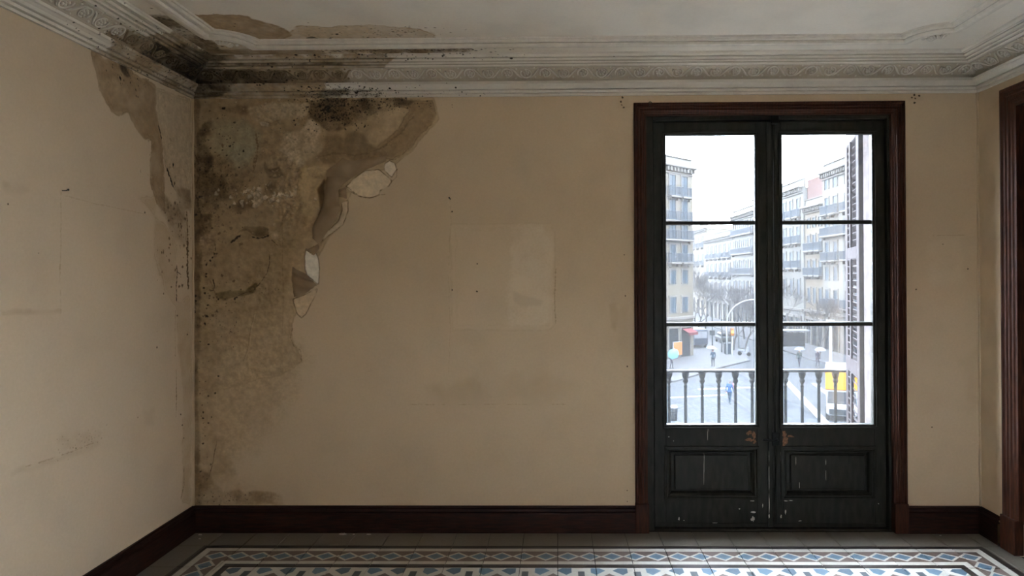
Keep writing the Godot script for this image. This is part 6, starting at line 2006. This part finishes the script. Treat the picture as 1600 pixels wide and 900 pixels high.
func build_vehicles() -> void:
	# yellow box truck, its cab towards the house, right edge behind the shutter
	var t := base("box_truck", Vector3(18.35, GY, -40.3), -0.39)
	tag(t, "small truck with a yellow cargo box half hidden by the shutter", "truck")
	var st := mesh_tool()
	add_box(st, Vector3(-1.0, 1.85, -4.6), Vector3(1.0, 3.05, -0.25), 0.05)
	commit("cargo_box", st, M.yellow, t)
	st = mesh_tool()
	add_box(st, Vector3(-1.03, 3.05, -4.63), Vector3(1.03, 3.14, -0.22), 0.03)
	commit("box_roof", st, M.white_paint, t)
	st = mesh_tool()
	add_box(st, Vector3(-0.95, 0.35, -4.5), Vector3(0.95, 1.83, -0.3), 0.06)
	add_box(st, Vector3(-0.93, 0.35, -0.3), Vector3(0.93, 1.05, 0.75), 0.14)
	commit("cab", st, M.white_paint, t)
	st = mesh_tool()
	quad(st, Vector3(-0.82, 1.76, -0.26), Vector3(0.82, 1.76, -0.26), Vector3(0.86, 1.10, 0.25), Vector3(-0.86, 1.10, 0.25), Vector3(0, 1, 1))
	quad(st, Vector3(-0.82, 1.72, -0.30), Vector3(0.82, 1.72, -0.30), Vector3(0.86, 1.06, 0.20), Vector3(-0.86, 1.06, 0.20), Vector3(0, -1, -1))
	commit("windscreen", st, M.window_glass, t)
	st = mesh_tool()
	add_box(st, Vector3(-0.75, 0.45, 0.75), Vector3(0.75, 0.80, 0.78), 0.01)
	commit("grille", st, M.dark_metal, t)
	for x in [-0.85, 0.85]:
		for z in [0.15, -3.6]:
			st = mesh_tool(true)
			add_wheel(st, Vector3(x, 0.38, z), 0.38, 0.24)
			commit("wheel", st, M.rubber, t)
	# dark van parked at the kerb
	var v := base("delivery_van", Vector3(17.9, GY + 0.14, -81.5), 0.1)
	tag(v, "dark blue van with white rear doors by the corner house", "van")
	st = mesh_tool()
	add_box(st, Vector3(-0.95, 0.35, -4.6), Vector3(0.95, 2.35, 0.0), 0.14)
	commit("body", st, M.blue_paint, v)
	for x in [[-0.82, -0.02], [0.02, 0.82]]:
		st = mesh_tool()
		add_box(st, Vector3(x[0], 1.25, 0.0), Vector3(x[1], 2.1, 0.03), 0.01)
		commit("rear_door", st, M.white_paint, v)
	for x in [-0.85, 0.85]:
		for z in [-0.9, -3.7]:
			st = mesh_tool(true)
			add_wheel(st, Vector3(x, 0.34, z), 0.34, 0.22)
			commit("wheel", st, M.rubber, v)
	# car beyond it
	var c := base("parked_car", Vector3(22.9, GY, -88.0), 0.0)
	tag(c, "dark parked car beyond the van at the kerb", "car")
	st = mesh_tool()
	add_box(st, Vector3(-0.85, 0.3, -4.2), Vector3(0.85, 0.9, 0.0), 0.16)
	commit("body", st, M.dark_metal, c)
	st = mesh_tool()
	add_box(st, Vector3(-0.72, 0.9, -3.2), Vector3(0.72, 1.42, -0.7), 0.2)
	commit("cabin", st, M.window_glass, c)
	for x in [-0.75, 0.75]:
		for z in [-0.8, -3.4]:
			st = mesh_tool(true)
			add_wheel(st, Vector3(x, 0.32, z), 0.32, 0.2)
			commit("wheel", st, M.rubber, c)
	# scooter parked by the pole
	var s := base("motor_scooter", Vector3(21.1, GY + 0.14, -73.6), 0.7)
	tag(s, "white motor scooter parked by the dark pole", "scooter")
	st = mesh_tool()
	add_box(st, Vector3(-0.16, 0.45, -0.75), Vector3(0.16, 0.80, 0.05), 0.08)
	add_box(st, Vector3(-0.14, 0.28, 0.0), Vector3(0.14, 0.40, 0.45), 0.04)
	add_box(st, Vector3(-0.20, 0.35, 0.42), Vector3(0.20, 1.02, 0.55), 0.06)
	commit("body", st, M.white_paint, s)
	st = mesh_tool()
	add_box(st, Vector3(-0.15, 0.80, -0.75), Vector3(0.15, 0.90, 0.02), 0.04)
	commit("seat", st, M.rubber, s)
	st = mesh_tool(true)
	add_tube(st, [Vector3(-0.32, 1.08, 0.40), Vector3(0, 1.05, 0.48), Vector3(0.32, 1.08, 0.40)], [0.025, 0.03, 0.025], 6)
	commit("handlebar", st, M.dark_metal, s)
	for z in [-0.55, 0.62]:
		st = mesh_tool(true)
		add_wheel(st, Vector3(0, 0.25, z), 0.25, 0.10)
		commit("wheel", st, M.rubber, s)
	# litter bin below the left end of the railing
	var b := base("litter_bin", Vector3(7.5, GY, -40.2))
	tag(b, "dark litter bin with a white lid below the left balusters", "bin")
	st = mesh_tool(true)
	add_lathe(st, [Vector2(0.0, 0.0), Vector2(0.20, 0.0), Vector2(0.25, 0.8), Vector2(0.23, 0.85)], 12)
	commit("drum", st, M.dark_metal, b)
	st = mesh_tool(true)
	add_lathe(st, [Vector2(0.26, 0.82), Vector2(0.25, 0.90), Vector2(0.14, 0.96), Vector2(0.0, 1.03)], 12)
	commit("lid", st, M.white_paint, b)
	# bus shelter with a white roof
	var bs := base("bus_shelter", Vector3(28.8, GY + 0.14, -79.0))
	tag(bs, "bus shelter with a thin white roof behind the wide grey umbrella", "shelter")
	st = mesh_tool()
	add_box(st, Vector3(-2.0, 2.35, -0.7), Vector3(1.5, 2.5, 0.7), 0.04)
	commit("roof", st, M.white_paint, bs)
	for x in [-1.8, 1.3]:
		st = mesh_tool()
		add_box(st, Vector3(x - 0.05, 0, -0.6), Vector3(x + 0.05, 2.35, -0.5), 0.01)
		commit("post", st, M.dark_metal, bs)
	st = mesh_tool()
	add_box(st, Vector3(-1.75, 0.4, -0.56), Vector3(1.25, 2.1, -0.54))
	commit("glass_wall", st, M.window_glass, bs)

# ======================================================================= small things in the room
func build_small_things() -> void:
	# nails left in the walls
	for q in [[Vector3(XL, 1.924, 1.091), Vector3.RIGHT, "bent nail in the left wall above the faint picture line"], [Vector3(-0.644, 1.998, 0.0), Vector3.BACK, "lone nail in the stained wall above the ghost of a picture"]]:
		var st := mesh_tool(true)
		var p: Vector3 = q[0]
		var d: Vector3 = q[1]
		add_tube(st, [p - d * 0.01, p + d * 0.018, p + d * 0.028 + Vector3(0, 0.004, 0)], [0.0022, 0.0022, 0.002], 6)
		add_tube(st, [p + d * 0.027 + Vector3(0, 0.004, 0), p + d * 0.030 + Vector3(0, 0.0045, 0)], [0.005, 0.0045], 8)
		var o := commit("nail", st, M.steel)
		tag(o, q[2], "nail", "nails in the walls")
	# flakes of plaster fallen along the skirting
	var spots := [[-1.285, 0.036, 0.030, 0.006, "long white plaster flake at the foot of the stained wall"], [-1.215, 0.040, 0.010, 0.004, "small white plaster flake right of the long one"], [-1.125, 0.037, 0.016, 0.003, "thin grey plaster flake farther along the skirting"], [-2.13, 0.050, 0.013, 0.006, "plaster crumb in the left corner of the floor"], [-2.10, 0.110, 0.010, 0.005, "plaster crumb beside the left skirting board"], [2.24, 0.045, 0.009, 0.004, "plaster crumb on the tiles right of the balcony door"]]
	for k in spots.size():
		var s: Array = spots[k]
		var r := RandomNumberGenerator.new()
		r.seed = 900 + k
		var st := mesh_tool()
		var ring := []
		var n := 9
		for i in n:
			var a := TAU * i / n
			ring.append(Vector3(cos(a) * s[2] * r.randf_range(0.6, 1.0), 0.0, sin(a) * s[2] * 0.45 * r.randf_range(0.6, 1.0)))
		var top := Vector3(0, s[3], 0)
		for i in n:
			var j := (i + 1) % n
			var a2: Vector3 = ring[i] * 0.8 + top * r.randf_range(0.6, 1.0)
			ring[i] = [ring[i], a2]
		for i in n:
			var j := (i + 1) % n
			quad(st, ring[i][0], ring[j][0], ring[j][1], ring[i][1], ring[i][0] + ring[j][0])
			tri(st, ring[i][1], ring[j][1], top, Vector3.UP)
			tri(st, ring[i][0], ring[j][0], Vector3.ZERO, Vector3.DOWN)
		var o := commit("plaster_flake", st, M.chip)
		o.position = Vector3(s[0], 0.0006, s[1] + 0.012)
		tag(o, s[4], "flake", "plaster flakes on the floor")
	# screw eye left in the head of the door casing
	var se := mesh_tool(true)
	var pts := []
	for k in 13:
		var a := TAU * k / 12.0
		pts.append(Vector3(0.556 + cos(a) * 0.009, 2.556 + sin(a) * 0.009, 0.040))
	var rr := []
	for k in 13: rr.append(0.0022)
	add_tube(se, pts, rr, 6)
	add_tube(se, [Vector3(0.556, 2.547, 0.040), Vector3(0.556, 2.547, 0.020)], [0.0022, 0.0022], 6)
	var eye := commit("screw_eye", se, M.steel)
	tag(eye, "small iron screw eye in the top left of the door casing", "hook")
